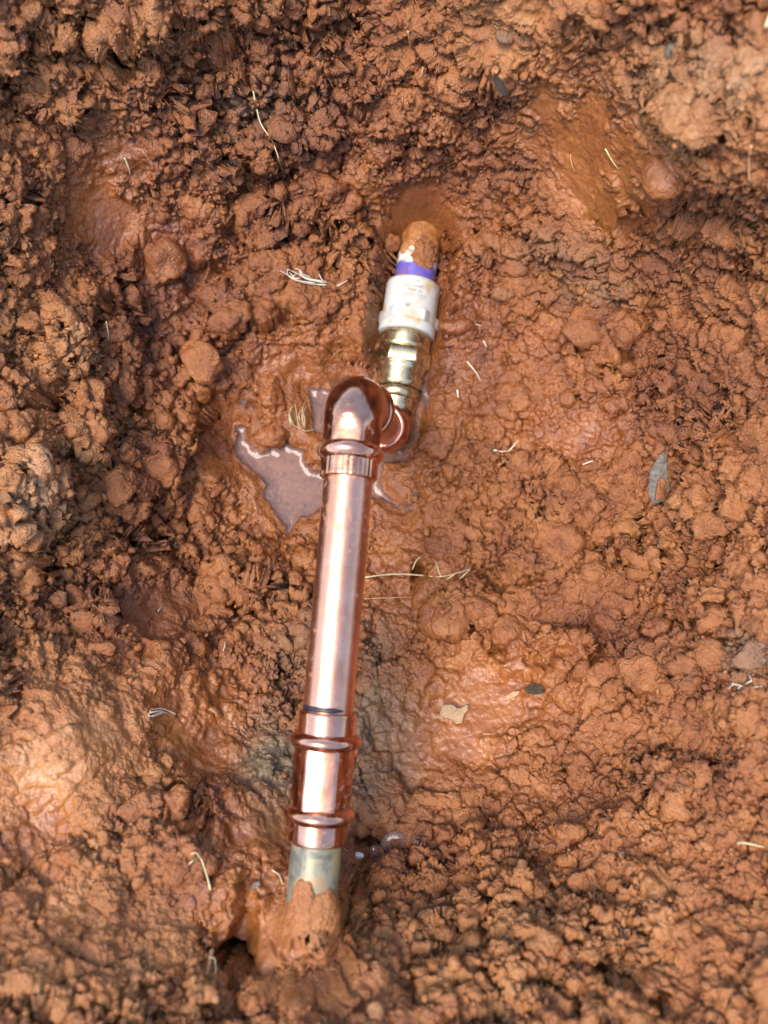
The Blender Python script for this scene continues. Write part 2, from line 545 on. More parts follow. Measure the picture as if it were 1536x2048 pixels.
def grid_xyz(Zv):
    rx, ry, rz = ray(GU, GV)
    # beyond the frame carry the same sheet on along the ground
    ry2 = np.where(rz < -0.2, ry / -np.minimum(rz, -0.2), np.sign(ry) * 40)
    rx2 = rx / -np.minimum(rz, -0.2)
    return np.stack([rx2 * (CAM_H - Zv), ry2 * (CAM_H - Zv), Zv], 1)
# plain frame of the sheet outside the pit (avoids running to the horizon twice)
P = grid_xyz(Z)
far = sstep(300, 3000, outd)
lim = np.clip(np.abs(GU - 768) / FPX, 0, 40) * np.sign(GU - 768) * (CAM_H - Z)
limy = np.clip((1024 - GV) / FPX, -40, 40) * (CAM_H - Z) + 0.03
P[:, 0] = P[:, 0] + (lim - P[:, 0]) * far
P[:, 1] = P[:, 1] + (limy - P[:, 1]) * far

def blob(u, v, ru, rv, rot=0):
    c, s = math.cos(rot), math.sin(rot)
    du, dv = GU - u, GV - v
    a, b_ = (du * c + dv * s) / ru, (-du * s + dv * c) / rv
    return np.exp(-np.minimum((a * a + b_ * b_) ** 1.5 * 0.7, 40))
def paint(items):
    m = np.zeros(len(GU))
    for it in items:
        u, v, ru, rv, k = it[:5]
        m = np.maximum(m, k * blob(u, v, ru, rv, it[5] if len(it) > 5 else 0))
    return m
wob = fbm(P, 0.05, 3, 5)
smooth = paint([(215, 395, 85, 130, 1.0, .35), (1190, 270, 120, 190, 1.0, -.45), (1320, 360, 55, 55, .8), (860, 400, 150, 60, .8), (540, 1900, 130, 70, 1), (640, 1900, 90, 80, .9),
                (150, 1470, 190, 170, .60), (70, 1620, 120, 160, .62), (960, 1430, 260, 140, .82, -.3), (430, 1470, 150, 140, .8), (540, 1700, 130, 130, .8), (1150, 870, 100, 60, .68), (330, 520, 70, 170, .7),
                (330, 1230, 110, 70, .7), (640, 920, 210, 200, .55), (800, 1160, 90, 130, .6), (1050, 680, 150, 110, .4), (1350, 560, 130, 90, .5), (460, 1850, 60, 110, .5), (200, 1850, 230, 170, .5), (870, 780, 120, 140, .6), (1230, 1480, 120, 80, .6), (1040, 60, 120, 60, .6), (560, 740, 90, 60, .7), (1300, 1250, 100, 50, .5), (1110, 1590, 170, 50, .65, .2), (900, 1640, 130, 50, .55), (720, 2000, 170, 60, .6), (1380, 1480, 110, 60, .55), (90, 1880, 120, 60, .5), (950, 640, 90, 60, .45)])
smooth = np.clip(smooth * 1.15 * (1 + 0.5 * wob + 0.5 * fbm(P, 0.016, 3, 6)), 0, 1)
wet = paint([(640, 900, 260, 210, 1.0), (950, 1420, 240, 140, .85, -.3), (430, 1460, 140, 150, .85), (800, 1150, 110, 150, .75), (540, 1720, 140, 150, .8), (1150, 860, 120, 80, 1.0), (830, 330, 170, 130, .7), (860, 420, 170, 60, .9),
             (455, 1890, 80, 160, 1.0), (900, 700, 140, 190, .9), (215, 395, 85, 140, .75, .35), (590, 720, 150, 80, .9), (1190, 270, 110, 180, .6, -.45), (1320, 360, 50, 60, .9), (330, 540, 90, 170, .55), (80, 1650, 90, 160, .6), (1050, 700, 150, 110, .6), (1080, 1660, 200, 80, .5), (1300, 1250, 100, 60, .4)])
wet = np.clip(wet * (1 + 0.6 * wob) + 0.30 + 0.25 * fbm(P, 0.03, 3, 15), 0, 1)
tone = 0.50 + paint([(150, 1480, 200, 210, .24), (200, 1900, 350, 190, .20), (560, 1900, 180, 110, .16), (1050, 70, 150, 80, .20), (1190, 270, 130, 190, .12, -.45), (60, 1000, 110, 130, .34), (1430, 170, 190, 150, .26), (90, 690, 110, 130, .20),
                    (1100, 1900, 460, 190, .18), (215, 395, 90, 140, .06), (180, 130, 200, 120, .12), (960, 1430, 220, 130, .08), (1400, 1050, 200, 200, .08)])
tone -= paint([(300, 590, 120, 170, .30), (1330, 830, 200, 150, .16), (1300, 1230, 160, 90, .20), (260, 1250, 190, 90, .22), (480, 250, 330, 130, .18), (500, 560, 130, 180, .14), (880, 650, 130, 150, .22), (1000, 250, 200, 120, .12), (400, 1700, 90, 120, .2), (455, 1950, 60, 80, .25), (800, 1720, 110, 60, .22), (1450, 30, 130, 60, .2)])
grey = paint([(545, 1550, 60, 110, .85), (745, 1490, 70, 120, .8), (740, 1300, 40, 60, .5), (1512, 1318, 40, 40, .8), (1400, 150, 130, 70, .5), (1200, 580, 80, 40, .35), (1140, 500, 90, 40, .3), (520, 200, 90, 60, .3), (640, 1330, 120, 60, .4)])
grey = np.clip(grey * (1 + 0.9 * fbm(P, 0.018, 3, 41)), 0, 1)

def normals(Pv):
    G = Pv.reshape(NV, NU, 3)
    du, dv = np.gradient(G, axis=1), np.gradient(G, axis=0)
    n = np.cross(dv, du)
    n /= np.linalg.norm(n, axis=2, keepdims=True) + 1e-20
    n *= np.where(n[..., 2:] < 0, -1, 1)
    return n.reshape(-1, 3)
def blur(A, k):
    G = A.reshape(NV, NU, -1)
    for _ in range(k):
        H = G.copy()
        H[1:-1] = (G[:-2] + 2 * G[1:-1] + G[2:]) / 4
        G = H.copy()
        G[:, 1:-1] = (H[:, :-2] + 2 * H[:, 1:-1] + H[:, 2:]) / 4
    return G.reshape(len(A), -1)
fade = 1 - sstep(60, 620, outd)
roll = sstep(120, 900, outd) * (1 - sstep(3500, 9000, outd))
crumb = 1 - smooth
dense = sstep(-0.25, 0.35, fbm(P, 0.07, 2, 91))      # where the clay breaks up finely

def warp(Pv, size, amt, seed):
    return Pv + amt * np.stack([vnoise(Pv, size, seed + i) for i in range(3)], 1)

# broad undulation, then clods, then crumbs
P = P + normals(P) * (0.007 * fbm(P, 0.06, 3, 3) * (0.45 + 0.55 * crumb) * fade)[:, None]
def lumps(Pv, size, amp, seed, mask, crack=0.0, power=1.0):
    Q = warp(Pv, size * 0.55, size * 0.32, seed)
    f1, f2, r = cells(Q, size, seed)
    dome = np.clip(1 - (f1 / 0.85) ** 2, 0, 1) ** 0.7
    d = amp * (0.25 + 0.95 * r ** power) * dome
    if crack:
        d = d - crack * np.exp(-((f2 - f1) / 0.10) ** 2) * sstep(-0.1, 0.4, vnoise(Pv, size * 2.5, seed + 5))
    N = normals(blur(Pv, 2))
    return Pv + N * (d * mask * fade)[:, None], r
CLUMPS = [(105, 690, 84, 76, .009), (165, 865, 62, 78, .008), (35, 800, 50, 46, .008), (40, 990, 84, 66, .010), (60, 1180, 60, 46, .008), (110, 200, 76, 66, .009), (1400, 240, 66, 54, .013), (1225, 1120, 74, 46, .009), (1440, 1010, 54, 46, .009),
          (520, 1180, 100, 50, .007), (250, 1000, 70, 60, .008), (1100, 1330, 90, 60, .007), (1380, 1300, 90, 60, .009), (900, 1210, 70, 50, .008), (420, 640, 70, 60, .007), (620, 420, 80, 60, .007), (640, 250, 80, 60, .008), (330, 900, 50, 60, .007), (1290, 760, 80, 60, .006), (30, 100, 50, 60, .008), (250, 60, 80, 50, .007), (1060, 980, 70, 50, .007), (1340, 1560, 90, 50, .008), (180, 1240, 80, 40, .008), (560, 1110, 90, 46, .006)]
cw1, cw2 = fbm(P, 0.02, 4, 101), fbm(P, 0.02, 4, 102)
clump = np.zeros(len(GU))
for (u, v, ru, rv, hh_) in CLUMPS:
    q_ = np.hypot((GU - u) / ru + 0.75 * cw1, (GV - v) / rv + 0.75 * cw2)
    clump = np.maximum(clump, hh_ * sstep(1.0, 0.62, q_) * (1.1 - 0.25 * np.minimum(q_, 1) ** 2))
P = P + normals(blur(P, 6)) * (clump * fade)[:, None]
def billow(Pv, size, seed):
    return 1 - 2 * np.abs(vnoise(Pv, size, seed))
def torn(Pv, size, amp, seed, mask):
    N = normals(blur(Pv, 2))
    return Pv + N * (amp * fbm(warp(Pv, size, size * 0.4, seed + 9), size, 2, seed) * mask * fade)[:, None]
P, r1 = lumps(P, 0.030, 0.0095, 21, 0.06 + 0.94 * crumb, 0.006)
P = torn(P, 0.016, 0.0042, 45, 0.1 + 0.9 * crumb)
P, r2 = lumps(P, 0.0125, 0.0056, 22, 0.06 + 0.94 * crumb, 0.0045)
# torn-out cavities between the clods
hole = sstep(0.20, 0.42, fbm(warp(P, 0.02, 0.006, 54), 0.028, 3, 55)) * crumb * (0.35 + 0.65 * dense)
P = P - normals(blur(P, 3)) * (0.0070 * hole * fade)[:, None]
P = torn(P, 0.008, 0.0026, 46, 0.05 + 0.95 * crumb)
P, r3 = lumps(P, 0.0060, 0.0026, 23, 0.05 + 0.95 * crumb * (0.45 + 0.55 * dense), 0.0030)
P = torn(P, 0.0042, 0.0016, 47, 0.06 + 0.94 * crumb)
P, r4 = lumps(P, 0.0030, 0.0010, 24, 0.07 + 0.93 * crumb * (0.35 + 0.65 * dense), 0.0008)
N = normals(blur(P, 1))
P = P + N * (0.0010 * fbm(P, 0.0021, 2, 31) * (0.3 + 0.7 * crumb) * fade)[:, None]
# soft wet relief in the smeared mud
P = P + N * ((0.0020 * fbm(P, 0.010, 3, 33) + 0.0011 * (0.5 - np.abs(vnoise(P, 0.0045, 37))) + 0.0005 * vnoise(P, 0.0025, 38)) * sstep(0.35, 0.8, wet) * smooth * (1 - 0.75 * sstep(0.85, 1.0, smooth)) * fade)[:, None]
P[:, 2] += roll * (0.016 * fbm(P, 0.16, 4, 111) + 0.006 * fbm(P, 0.05, 3, 112))
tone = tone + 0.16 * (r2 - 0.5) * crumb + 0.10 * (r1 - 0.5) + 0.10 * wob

# hollows and cracks one can make out; a dip stands for the plastic pipe's shadow
PITS = [(455, 1968, 30, 62, .030), (490, 1850, 22, 90, .010, .25), (345, 1625, 26, 40, .022), (370, 1660, 40, 22, .018), (722, 1424, 12, 12, .012), (836, 1150, 14, 26, .016), (1242, 1128, 16, 18, .014), (1000, 1272, 14, 30, .012),
        (60, 1128, 40, 26, .024), (70, 830, 40, 22, .018), (430, 120, 50, 24, .012), (330, 130, 34, 22, .009), (500, 130, 26, 50, .010), (70, 110, 26, 50, .012), (705, 1800, 24, 34, .022), (735, 1690, 30, 22, .014), (590, 905, 10, 8, .004),
        (440, 555, 30, 22, .010), (560, 640, 40, 16, .010), (885, 570, 20, 60, .010), (905, 640, 40, 26, .010), (1250, 440, 80, 20, .016, .5), (1310, 610, 16, 22, .010), (1180, 700, 26, 12, .010), (1255, 710, 14, 22, .010),
        (215, 625, 40, 16, .012), (500, 1230, 18, 14, .010), (620, 1290, 14, 12, .010), (1000, 1160, 30, 20, .012), (1060, 1175, 26, 16, .012), (1500, 880, 24, 20, .016), (1440, 750, 30, 12, .010), (1280, 1360, 30, 12, .012), (1460, 1365, 18, 24, .014),
        (700, 1330, 18, 30, .010), (590, 1150, 30, 16, .008), (1370, 120, 20, 40, .012), (1330, 200, 16, 60, .012), (1330, 1780, 20, 30, .008), (1250, 1960, 60, 18, .012), (1300, 2030, 40, 18, .014), (430, 1290, 60, 12, .008, -.4), (250, 1330, 40, 14, .008, -.4),
        (1010, 165, 26, 16, .006), (690, 150, 30, 20, .010), (600, 180, 24, 50, .010), (240, 110, 20, 50, .014), (300, 1130, 120, 10, .009, .1), (560, 1110, 60, 10, .007, -.3), (1120, 1330, 60, 12, .009, .2), (1200, 1300, 14, 50, .010), (470, 470, 20, 30, .008), (380, 560, 14, 60, .008)]
pit = np.zeros(len(GU))
wu, wv = 34 * fbm(P, 0.014, 4, 61), 34 * fbm(P, 0.014, 4, 62)
for it in PITS:
    u, v, ru, rv, dep = it[:5]
    rot = it[5] if len(it) > 5 else 0
    c_, s_ = math.cos(rot), math.sin(rot)
    du, dv = GU - u + wu, GV - v + wv
    a_, b_ = (du * c_ + dv * s_) / ru, (-du * s_ + dv * c_) / rv
    pit = np.maximum(pit, dep * np.exp(-np.minimum((a_ * a_ + b_ * b_) ** 2 * 0.7, 40)))
P[:, 2] -= pit

# bed of the puddle
POND = [(471, 855), (476, 883), (471, 912), (497, 932), (522, 955), (533, 975), (531, 995), (543, 1015), (557, 1035), (580, 1067), (592, 1050), (603, 1035), (629, 1027), (650, 1012), (700, 1005), (742, 998), (761, 995),
        (784, 1012), (797, 1019), (786, 1001), (764, 987), (758, 972), (764, 946), (767, 929), (789, 926), (811, 921), (817, 909), (801, 896), (770, 880), (745, 840), (722, 790), (697, 752), (674, 762), (666, 777),
        (632, 783), (612, 779), (625, 815), (629, 838), (628, 860), (638, 869), (655, 875), (690, 890), (682, 930), (650, 948), (623, 938), (609, 920), (607, 901), (586, 898), (569, 887), (555, 901), (542, 897), (520, 906), (504, 886), (494, 880), (489, 857)]
PONDS = {'puddle': POND,
         'puddle.001': [(862, 905), (872, 898), (880, 915), (876, 940), (868, 930)],
         'puddle.002': [(826, 985), (838, 990), (836, 1015), (822, 1022), (806, 1018), (820, 1006)],
         'puddle.003': [(470, 795), (486, 783), (494, 800), (486, 818), (476, 806)],
         'puddle.004': [(842, 775), (858, 790), (880, 796), (862, 806), (856, 830), (846, 812)]}
def poly_sd(poly, xy):
    d2 = np.full(len(xy), 1e9)
    inside = np.zeros(len(xy), bool)
    n = len(poly)
    for i in range(n):
        a, b_ = poly[i], poly[(i + 1) % n]
        e = b_ - a
        w = xy - a
        t = np.clip((w @ e) / (e @ e + 1e-18), 0, 1)
        q = w - t[:, None] * e
        d2 = np.minimum(d2, (q * q).sum(1))
        c1 = (a[1] > xy[:, 1]) != (b_[1] > xy[:, 1])
        with np.errstate(divide='ignore', invalid='ignore'):
            xi = a[0] + (xy[:, 1] - a[1]) * e[0] / e[1]
        inside ^= c1 & (xy[:, 0] < xi)
    d = np.sqrt(d2)
    return np.where(inside, -d, d)
pond_xy = {}
for nm, pl in PONDS.items():
    q = np.array(pl, float)
    pond_xy[nm] = at_level(q[:, 0], q[:, 1], 0.0)[:2].T if nm == 'puddle' else None
floor_sel = np.where((GU > 380) & (GU < 960) & (GV > 660) & (GV < 1180))[0]
sub = P[floor_sel]
sd_ = poly_sd(pond_xy['puddle'], sub[:, :2] + 0.0013 * np.stack([vnoise(sub * [1, 1, 0], 0.0045, 71), vnoise(sub * [1, 1, 0], 0.0045, 72)], 1))
rim = sstep(0.030, 0.0, sd_)
zz = sub[:, 2]
zrim = 0.0012 + np.clip(sd_, 0, 1) * 0.35 + 0.30 * (zz - blur(P[:, 2:3], 40)[floor_sel, 0])
zz = zz + (np.maximum(zrim, 0.0004 + 0.9 * np.clip(sd_, 0, 0.006)) - zz) * np.where(sd_ > 0, sstep(0.022, 0.003, sd_), 0)
bed = -0.0004 - 0.006 * sstep(0, 0.010, -sd_) + 0.0009 * fbm(sub, 0.01, 3, 73) * sstep(0, 0.006, -sd_)
zz = np.where(sd_ < 0, bed, zz)
P[floor_sel, 2] = zz
wet[floor_sel] = np.maximum(wet[floor_sel], sstep(0.02, 0.0, sd_))
tone[floor_sel] += 0.08 * (sd_ < 0)

# the clay lies against the pipes and does not ride over them
def sink(A, B, radius, drop, reach):
    ab = B - A
    L = np.linalg.norm(ab)
    d = ab / L
    w = P - A
    s = np.clip(w @ d, 0, L)
    q = A + s[:, None] * d
    lat = np.hypot(P[:, 0] - q[:, 0], P[:, 1] - q[:, 1])
    top = q[:, 2] - drop + 0.6 * np.clip(lat - radius, 0, 1)
    k = sstep(reach, radius, lat) * sstep(0.045, 0.028, P[:, 2] - q[:, 2])
    P[:, 2] = np.where(P[:, 2] > top, P[:, 2] + (top - P[:, 2]) * k, P[:, 2])
sink(CORNER_LO, CORNER_LO + LDIR * on_lower(525), 0.017, 0.003, 0.028)
sink(UP2 + PDIR * (-0.012), CORNER_UP, 0.013, 0.010, 0.026)
# clay closes over both buried ends
for (cc, rad, top) in ((CORNER_LO + LDIR * on_lower(405), 0.018, AX_Z + 0.019), (UP2 + PDIR * on_upper(1880), 0.022, None)):
    lat = np.hypot(P[:, 0] - cc[0], P[:, 1] - cc[1])
    zt = (top if top else cc[2] + 0.0165) + 0.0050 * fbm(P, 0.012, 4, 81) + 0.0022 * (1 - np.abs(vnoise(P, 0.005, 82)) * 2) - 14 * lat ** 2
    k = sstep(rad, rad * 0.35, lat)
    P[:, 2] = np.where(P[:, 2] < zt, P[:, 2] + (zt - P[:, 2]) * k, P[:, 2])

me = bpy.data.meshes.new('ground')
nv = len(P)
me.vertices.add(nv)
me.vertices.foreach_set('co', P.astype(np.float32).ravel())
ii = (np.arange(NV - 1)[:, None] * NU + np.arange(NU - 1)[None]).ravel()
quads = np.stack([ii, ii + NU, ii + NU + 1, ii + 1], 1)
nf = len(quads)
me.loops.add(nf * 4)
me.loops.foreach_set('vertex_index', quads.astype(np.int32).ravel())
me.polygons.add(nf)
me.polygons.foreach_set('loop_start', (np.arange(nf) * 4).astype(np.int32))
me.update(calc_edges=True)
me.polygons.foreach_set('use_smooth', np.ones(nf, bool))
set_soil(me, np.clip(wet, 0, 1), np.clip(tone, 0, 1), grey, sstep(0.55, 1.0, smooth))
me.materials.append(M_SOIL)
ground = bpy.data.objects.new('ground', me)
COL.objects.link(ground)
ground['kind'] = 'structure'
ground['label'] = 'wet red clay soil of the dug pit'
GN = normals(blur(P, 2))
TONE, WET = np.clip(tone, 0, 1), wet

def surf(u, v):
    """the ground point seen at a pixel, and its normal"""
    i = int(np.clip(np.searchsorted(gu, u), 12, NU - 13))
    j = int(np.clip(np.searchsorted(gv, v), 12, NV - 13))
    J, I = np.meshgrid(np.arange(j - 12, j + 13), np.arange(i - 12, i + 13), indexing='ij')
    idx = (J * NU + I).ravel()
    pu, pv, pd = to_px(P[idx])
    k = idx[np.argmin((pu - u) ** 2 + (pv - v) ** 2 + np.where(np.hypot(pu - u, pv - v) < 3, (pd - pd.min()) * 200, 0))]
    return P[k].copy(), GN[k].copy(), k

# ------------------------------------------------------------------ puddle water
def build_water(name, poly_px, label):
    q = np.array(poly_px, float)
    if name == 'puddle':
        z0 = 0.0
    else:
        cu, cv = q.mean(0)
        pts = [surf(a, b_)[0][2] for a, b_ in poly_px] + [surf(cu, cv)[0][2]]
        z0 = float(np.median(pts)) - 0.0003
    poly = at_level(q[:, 0], q[:, 1], z0)[:2].T
    lo, hi = poly.min(0) - 0.003, poly.max(0) + 0.003
    st = 0.0007
    xs, ys = np.arange(lo[0], hi[0], st), np.arange(lo[1], hi[1], st)
    X, Y = np.meshgrid(xs, ys)
    xy = np.stack([X.ravel(), Y.ravel()], 1)
    wq = np.concatenate([xy, np.zeros((len(xy), 1))], 1)
    s = poly_sd(poly, xy + 0.0013 * np.stack([vnoise(wq, 0.0045, 71), vnoise(wq, 0.0045, 72)], 1))
    z = z0 + 0.0014 * np.exp(np.minimum(s, 0.0014) / 0.0013) + 0.00002 * vnoise(wq, 0.012, 77)
    keep = s < 0.0012
    idx = -np.ones(len(xy), int)
    idx[keep] = np.arange(keep.sum())
    idx = idx.reshape(len(ys), len(xs))
    a, b_, c, d = idx[:-1, :-1], idx[:-1, 1:], idx[1:, 1:], idx[1:, :-1]
    ok = (a >= 0) & (b_ >= 0) & (c >= 0) & (d >= 0)
    faces = np.stack([a[ok], b_[ok], c[ok], d[ok]], 1)
    V = np.stack([xy[keep, 0], xy[keep, 1], z[keep]], 1)
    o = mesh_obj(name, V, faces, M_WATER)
    o['kind'] = 'structure'
    o['label'] = label
    return o
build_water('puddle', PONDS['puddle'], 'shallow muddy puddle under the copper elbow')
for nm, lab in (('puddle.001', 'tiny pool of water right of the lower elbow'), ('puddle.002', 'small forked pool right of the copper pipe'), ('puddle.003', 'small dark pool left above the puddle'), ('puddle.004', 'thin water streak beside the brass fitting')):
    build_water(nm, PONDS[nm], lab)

# ------------------------------------------------------------------ plumbing
def frame_for(d, ref):
    x = np.cross(ref, d)
    x /= np.linalg.norm(x)
    y = np.cross(d, x)
    return x, y
UPV = np.array([0, 0, 1.0])
def sweep(name, centers, dirs, radii, mat, parent, hexm=None, seg=72, s_vals=None, rot=0.0, close=False, knurl=None, ref=None):
    """tube through centres, with a radius for each ring; equal centres make a step"""
    n = len(centers)
    hexm = [0] * n if hexm is None else hexm
    ph = np.arange(seg) * 2 * math.pi / seg
    verts, ax = [], []
    s = 0.0
    ref = UPV if ref is None else ref
    for i in range(n):
        d = np.array(dirs[i]) / np.linalg.norm(dirs[i])
        x, y = frame_for(d, ref)
        hx = 0.915 / np.cos(((ph - math.pi / 2 + math.pi / 6 + rot) % (math.pi / 3)) - math.pi / 6)
        hx = np.minimum(hx, 1.045)
        r = radii[i] * ((1 - hexm[i]) + hexm[i] * hx)
        if knurl is not None:
            r = r * (1 + knurl * np.where(np.sin(ph * 24) > 0.55, -1.0, 0.0))
        verts.append(np.array(centers[i])[None] + (np.cos(ph) * r)[:, None] * x + (np.sin(ph) * r)[:, None] * y)
        if i:
            s += float(np.linalg.norm(np.array(centers[i]) - np.array(centers[i - 1])))
        ax.append(np.stack([np.full(seg, s if s_vals is None else s_vals[i]), ph * 0.011, np.zeros(seg)], 1))
    V = np.concatenate(verts)
    F = []
    for i in range(n - 1):
        for k in range(seg):
            k2 = (k + 1) % seg
            F.append((i * seg + k, i * seg + k2, (i + 1) * seg + k2, (i + 1) * seg + k))
    if close:
        F.append(tuple(range((n - 1) * seg, n * seg)))
        F.append(tuple(range(seg - 1, -1, -1)))
    o = mesh_obj(name, V, F, mat, parent)
    a = o.data.attributes.new('axial', 'FLOAT_VECTOR', 'POINT')
    a.data.foreach_set('vector', np.concatenate(ax).astype(np.float32).ravel())
    return o
def lathe(name, A, d, prof, mat, parent, **kw):
    """prof: (distance along d from A, radius[, hex])"""
    return sweep(name, [A + d * p[0] for p in prof], [d] * len(prof), [p[1] for p in prof], mat, parent, hexm=[p[2] if len(p) > 2 else 0 for p in prof], **kw)
def fine(prof, step=0.0008):
    out = [prof[0]]
    for p, q in zip(prof[:-1], prof[1:]):
        L = abs(q[0] - p[0])
        n = max(1, int(L / step))
        for k in range(1, n + 1):
            t = k / n
            out.append(tuple(a + (b_ - a) * t for a, b_ in zip(p, q)))
    return out
def bead_prof(a, b_, r0, r1):
    out = []
    for k in range(13):
        t = k / 12
        out.append((a + (b_ - a) * t, r0 + (r1 - r0) * math.sin(math.pi * t) ** 0.7))
    return out

pipe = empty('pipe_assembly', UP2)
tag(pipe, 'copper pipe with two elbows, brass adapter and white plastic fitting in the muddy pit', 'pipe')
R = 0.0111
def sv(v):
    return on_upper(v, 0.012)      # marks are read off the top of the pipe
# upper run
lathe('copper_pipe', UP2, PDIR, fine([(sv(1640), R), (sv(930), R)], 0.003), M_COPPER, pipe, seg=96)
sm = sv(1424)
mk = []
for k in range(49):
    mk.append(k)
def arc_strip(name, A, d, s0, s1, rad, ph0, ph1, mat, parent, n=40, wob_=0.0, thick=0.00012):
    x, y = frame_for(d, UPV)
    V, F = [], []
    for i in range(n + 1):
        ph = PI - (ph0 + (ph1 - ph0) * i / n)
        tap = min(1, 4 * min(i / n, 1 - i / n) + 0.25)
        mid = (s0 + s1) / 2 + wob_ * math.sin(3 * ph)
        hw = (s1 - s0) / 2 * tap
        for (sq, rr) in ((mid - hw, rad - 0.0002), (mid - hw * 0.9, rad + thick), (mid + hw * 0.9, rad + thick), (mid + hw, rad - 0.0002)):
            V.append(A + d * sq + (x * math.cos(ph) + y * math.sin(ph)) * rr)
    for i in range(n):
        for k in range(3):
            a = i * 4 + k
            F.append((a, a + 1, a + 5, a + 4))
    return mesh_obj(name, V, F, mat, parent)
PI = math.pi
# frame: x = right-or-left, sin is up. angles 30..170 degrees lie on the upper side
arc_strip('marker_line', UP2, PDIR, sm - 0.0013, sm + 0.0012, R, PI * 0.28, PI * 0.99, M_MARK, pipe)['label'] = 'black ink mark on the copper pipe'

def fitting_end(part, A, d, s_end, s_bead0, s_bead1, rc, rb, knurl=None, notch=None):
    """open collar and rolled bead of a press socket (sub-parts)"""
    dirn = 1 if s_bead0 > s_end else -1
    lip = 0.0006 * dirn
    lathe('socket_collar', A, d, [(s_end, R + 0.0001), (s_end, rc - 0.0009), (s_end + lip * 0.5, rc - 0.0002), (s_end + lip, rc)] + [(s_end + lip + (s_bead0 - s_end - lip) * k / 8, rc) for k in range(1, 9)] + [(s_bead0 + (s_bead1 - s_bead0) * 0.3, rc)], M_FIT, part, knurl=knurl, seg=144)
    lathe('crimp_bead', A, d, bead_prof(min(s_bead0, s_bead1), max(s_bead0, s_bead1), rc - 0.0004, rb), M_FIT, part, seg=96)

def arc_path(c, d0, d1, rb, n=14):
    """centres and directions of a bend at corner c from direction d0 to direction d1"""
    ang = math.acos(np.clip(d0 @ d1, -1, 1))
    tl = rb * math.tan(ang / 2)
    a = c - d0 * tl
    nrm = d1 - d0 * (d0 @ d1)
    nrm /= np.linalg.norm(nrm)
    o = a + nrm * rb
    cs, ds = [], []
    for k in range(n + 1):
        t = ang * k / n
        cs.append(o - nrm * rb * math.cos(t) + d0 * rb * math.sin(t))
        ds.append(d0 * math.cos(t) + nrm * math.sin(t))
    return cs, ds, tl

# upper elbow
e1 = empty('elbow', CORNER_UP)
e1.parent = pipe
e1.matrix_parent_inverse = pipe.matrix_world.inverted()
e1['label'] = 'upper copper elbow with rounded top'
RB = 0.0125
cs, ds, tl = arc_path(CORNER_UP, PDIR, DDIR, RB, 18)
s_b1 = sv(880)
pre = [UP2 + PDIR * s for s in np.linspace(s_b1 - 0.003, S_CORNER - tl - 0.0003, 10)]
post_s = np.linspace(tl + 0.0003, 0.030, 10)
post = [CORNER_UP + DDIR * s for s in post_s]
cen = pre + cs + post
dr = [PDIR] * len(pre) + ds + [DDIR] * len(post)
rad = list(np.linspace(0.0130, 0.0134, len(pre))) + [0.0134 + 0.0006 * math.sin(math.pi * k / 18) for k in range(19)] + list(np.linspace(0.0134, 0.0130, len(post)))
hexm = [0.75] * (len(pre) - 3) + [0.6, 0.4, 0.2] + [0] * 19 + [0] * len(post)
REFV = np.cross(PDIR, DDIR); REFV /= np.linalg.norm(REFV)
body = sweep('elbow_body', cen, dr, rad, M_ELBOW, e1, hexm=hexm, seg=96, ref=REFV, rot=PI / 2)
fitting_end(e1, UP2, PDIR, sv(951), sv(915), sv(880), 0.0132, 0.0155, knurl=0.018)
fitting_end(e1, CORNER_UP, DDIR, 0.044, 0.035, 0.028, 0.0132, 0.0150)
# stamped marks on the flat of the elbow
for k, (va, ph0, ph1) in enumerate(((849, .44, .60), (861, .42, .60))):
    arc_strip('stamped_mark', UP2, PDIR, sv(va) - 0.00022, sv(va) + 0.00022, 0.01262, PI * ph0, PI * ph1, M_STAMP, e1, n=16)
for k, (va, ph0, ph1) in enumerate(((921, .42, .54), (941, .42, .54))):
    arc_strip('stamped_mark', UP2, PDIR, sv(va) - 0.0002, sv(va) + 0.0002, 0.0132, PI * ph0, PI * ph1, M_STAMP, e1, n=12)
# drop between the elbows
lathe('copper_nipple', CORNER_UP, DDIR, fine([(0.03, R), (DLEN - 0.03, R)], 0.004), M_COPPER, pipe, seg=64)
# lower elbow
e2 = empty('elbow', CORNER_LO)
e2.parent = pipe
e2.matrix_parent_inverse = pipe.matrix_world.inverted()
e2['label'] = 'lower copper elbow half sunk beside the puddle'
cs, ds, tl = arc_path(CORNER_LO, DDIR, LDIR, RB, 18)
pre = [CORNER_LO - DDIR * s for s in np.linspace(0.030, tl + 0.0003, 8)]
sB = on_lower(806, 0.016)
post = [CORNER_LO + LDIR * s for s in np.linspace(tl + 0.0003, sB + 0.004, 8)]
REF2 = np.cross(DDIR, LDIR); REF2 /= np.linalg.norm(REF2)
rad = [0.0131] * len(pre) + [0.0133] * 19 + list(np.linspace(0.0131, 0.0115, 4)) + [0.0112] * 4
sweep('elbow_body', pre + cs + post, [DDIR] * len(pre) + ds + [LDIR] * len(post), rad, M_ELBOW, e2, seg=96, ref=REF2)
fitting_end(e2, CORNER_LO, -DDIR, 0.044, 0.035, 0.028, 0.0132, 0.0150)
gv_, gf_ = [], []

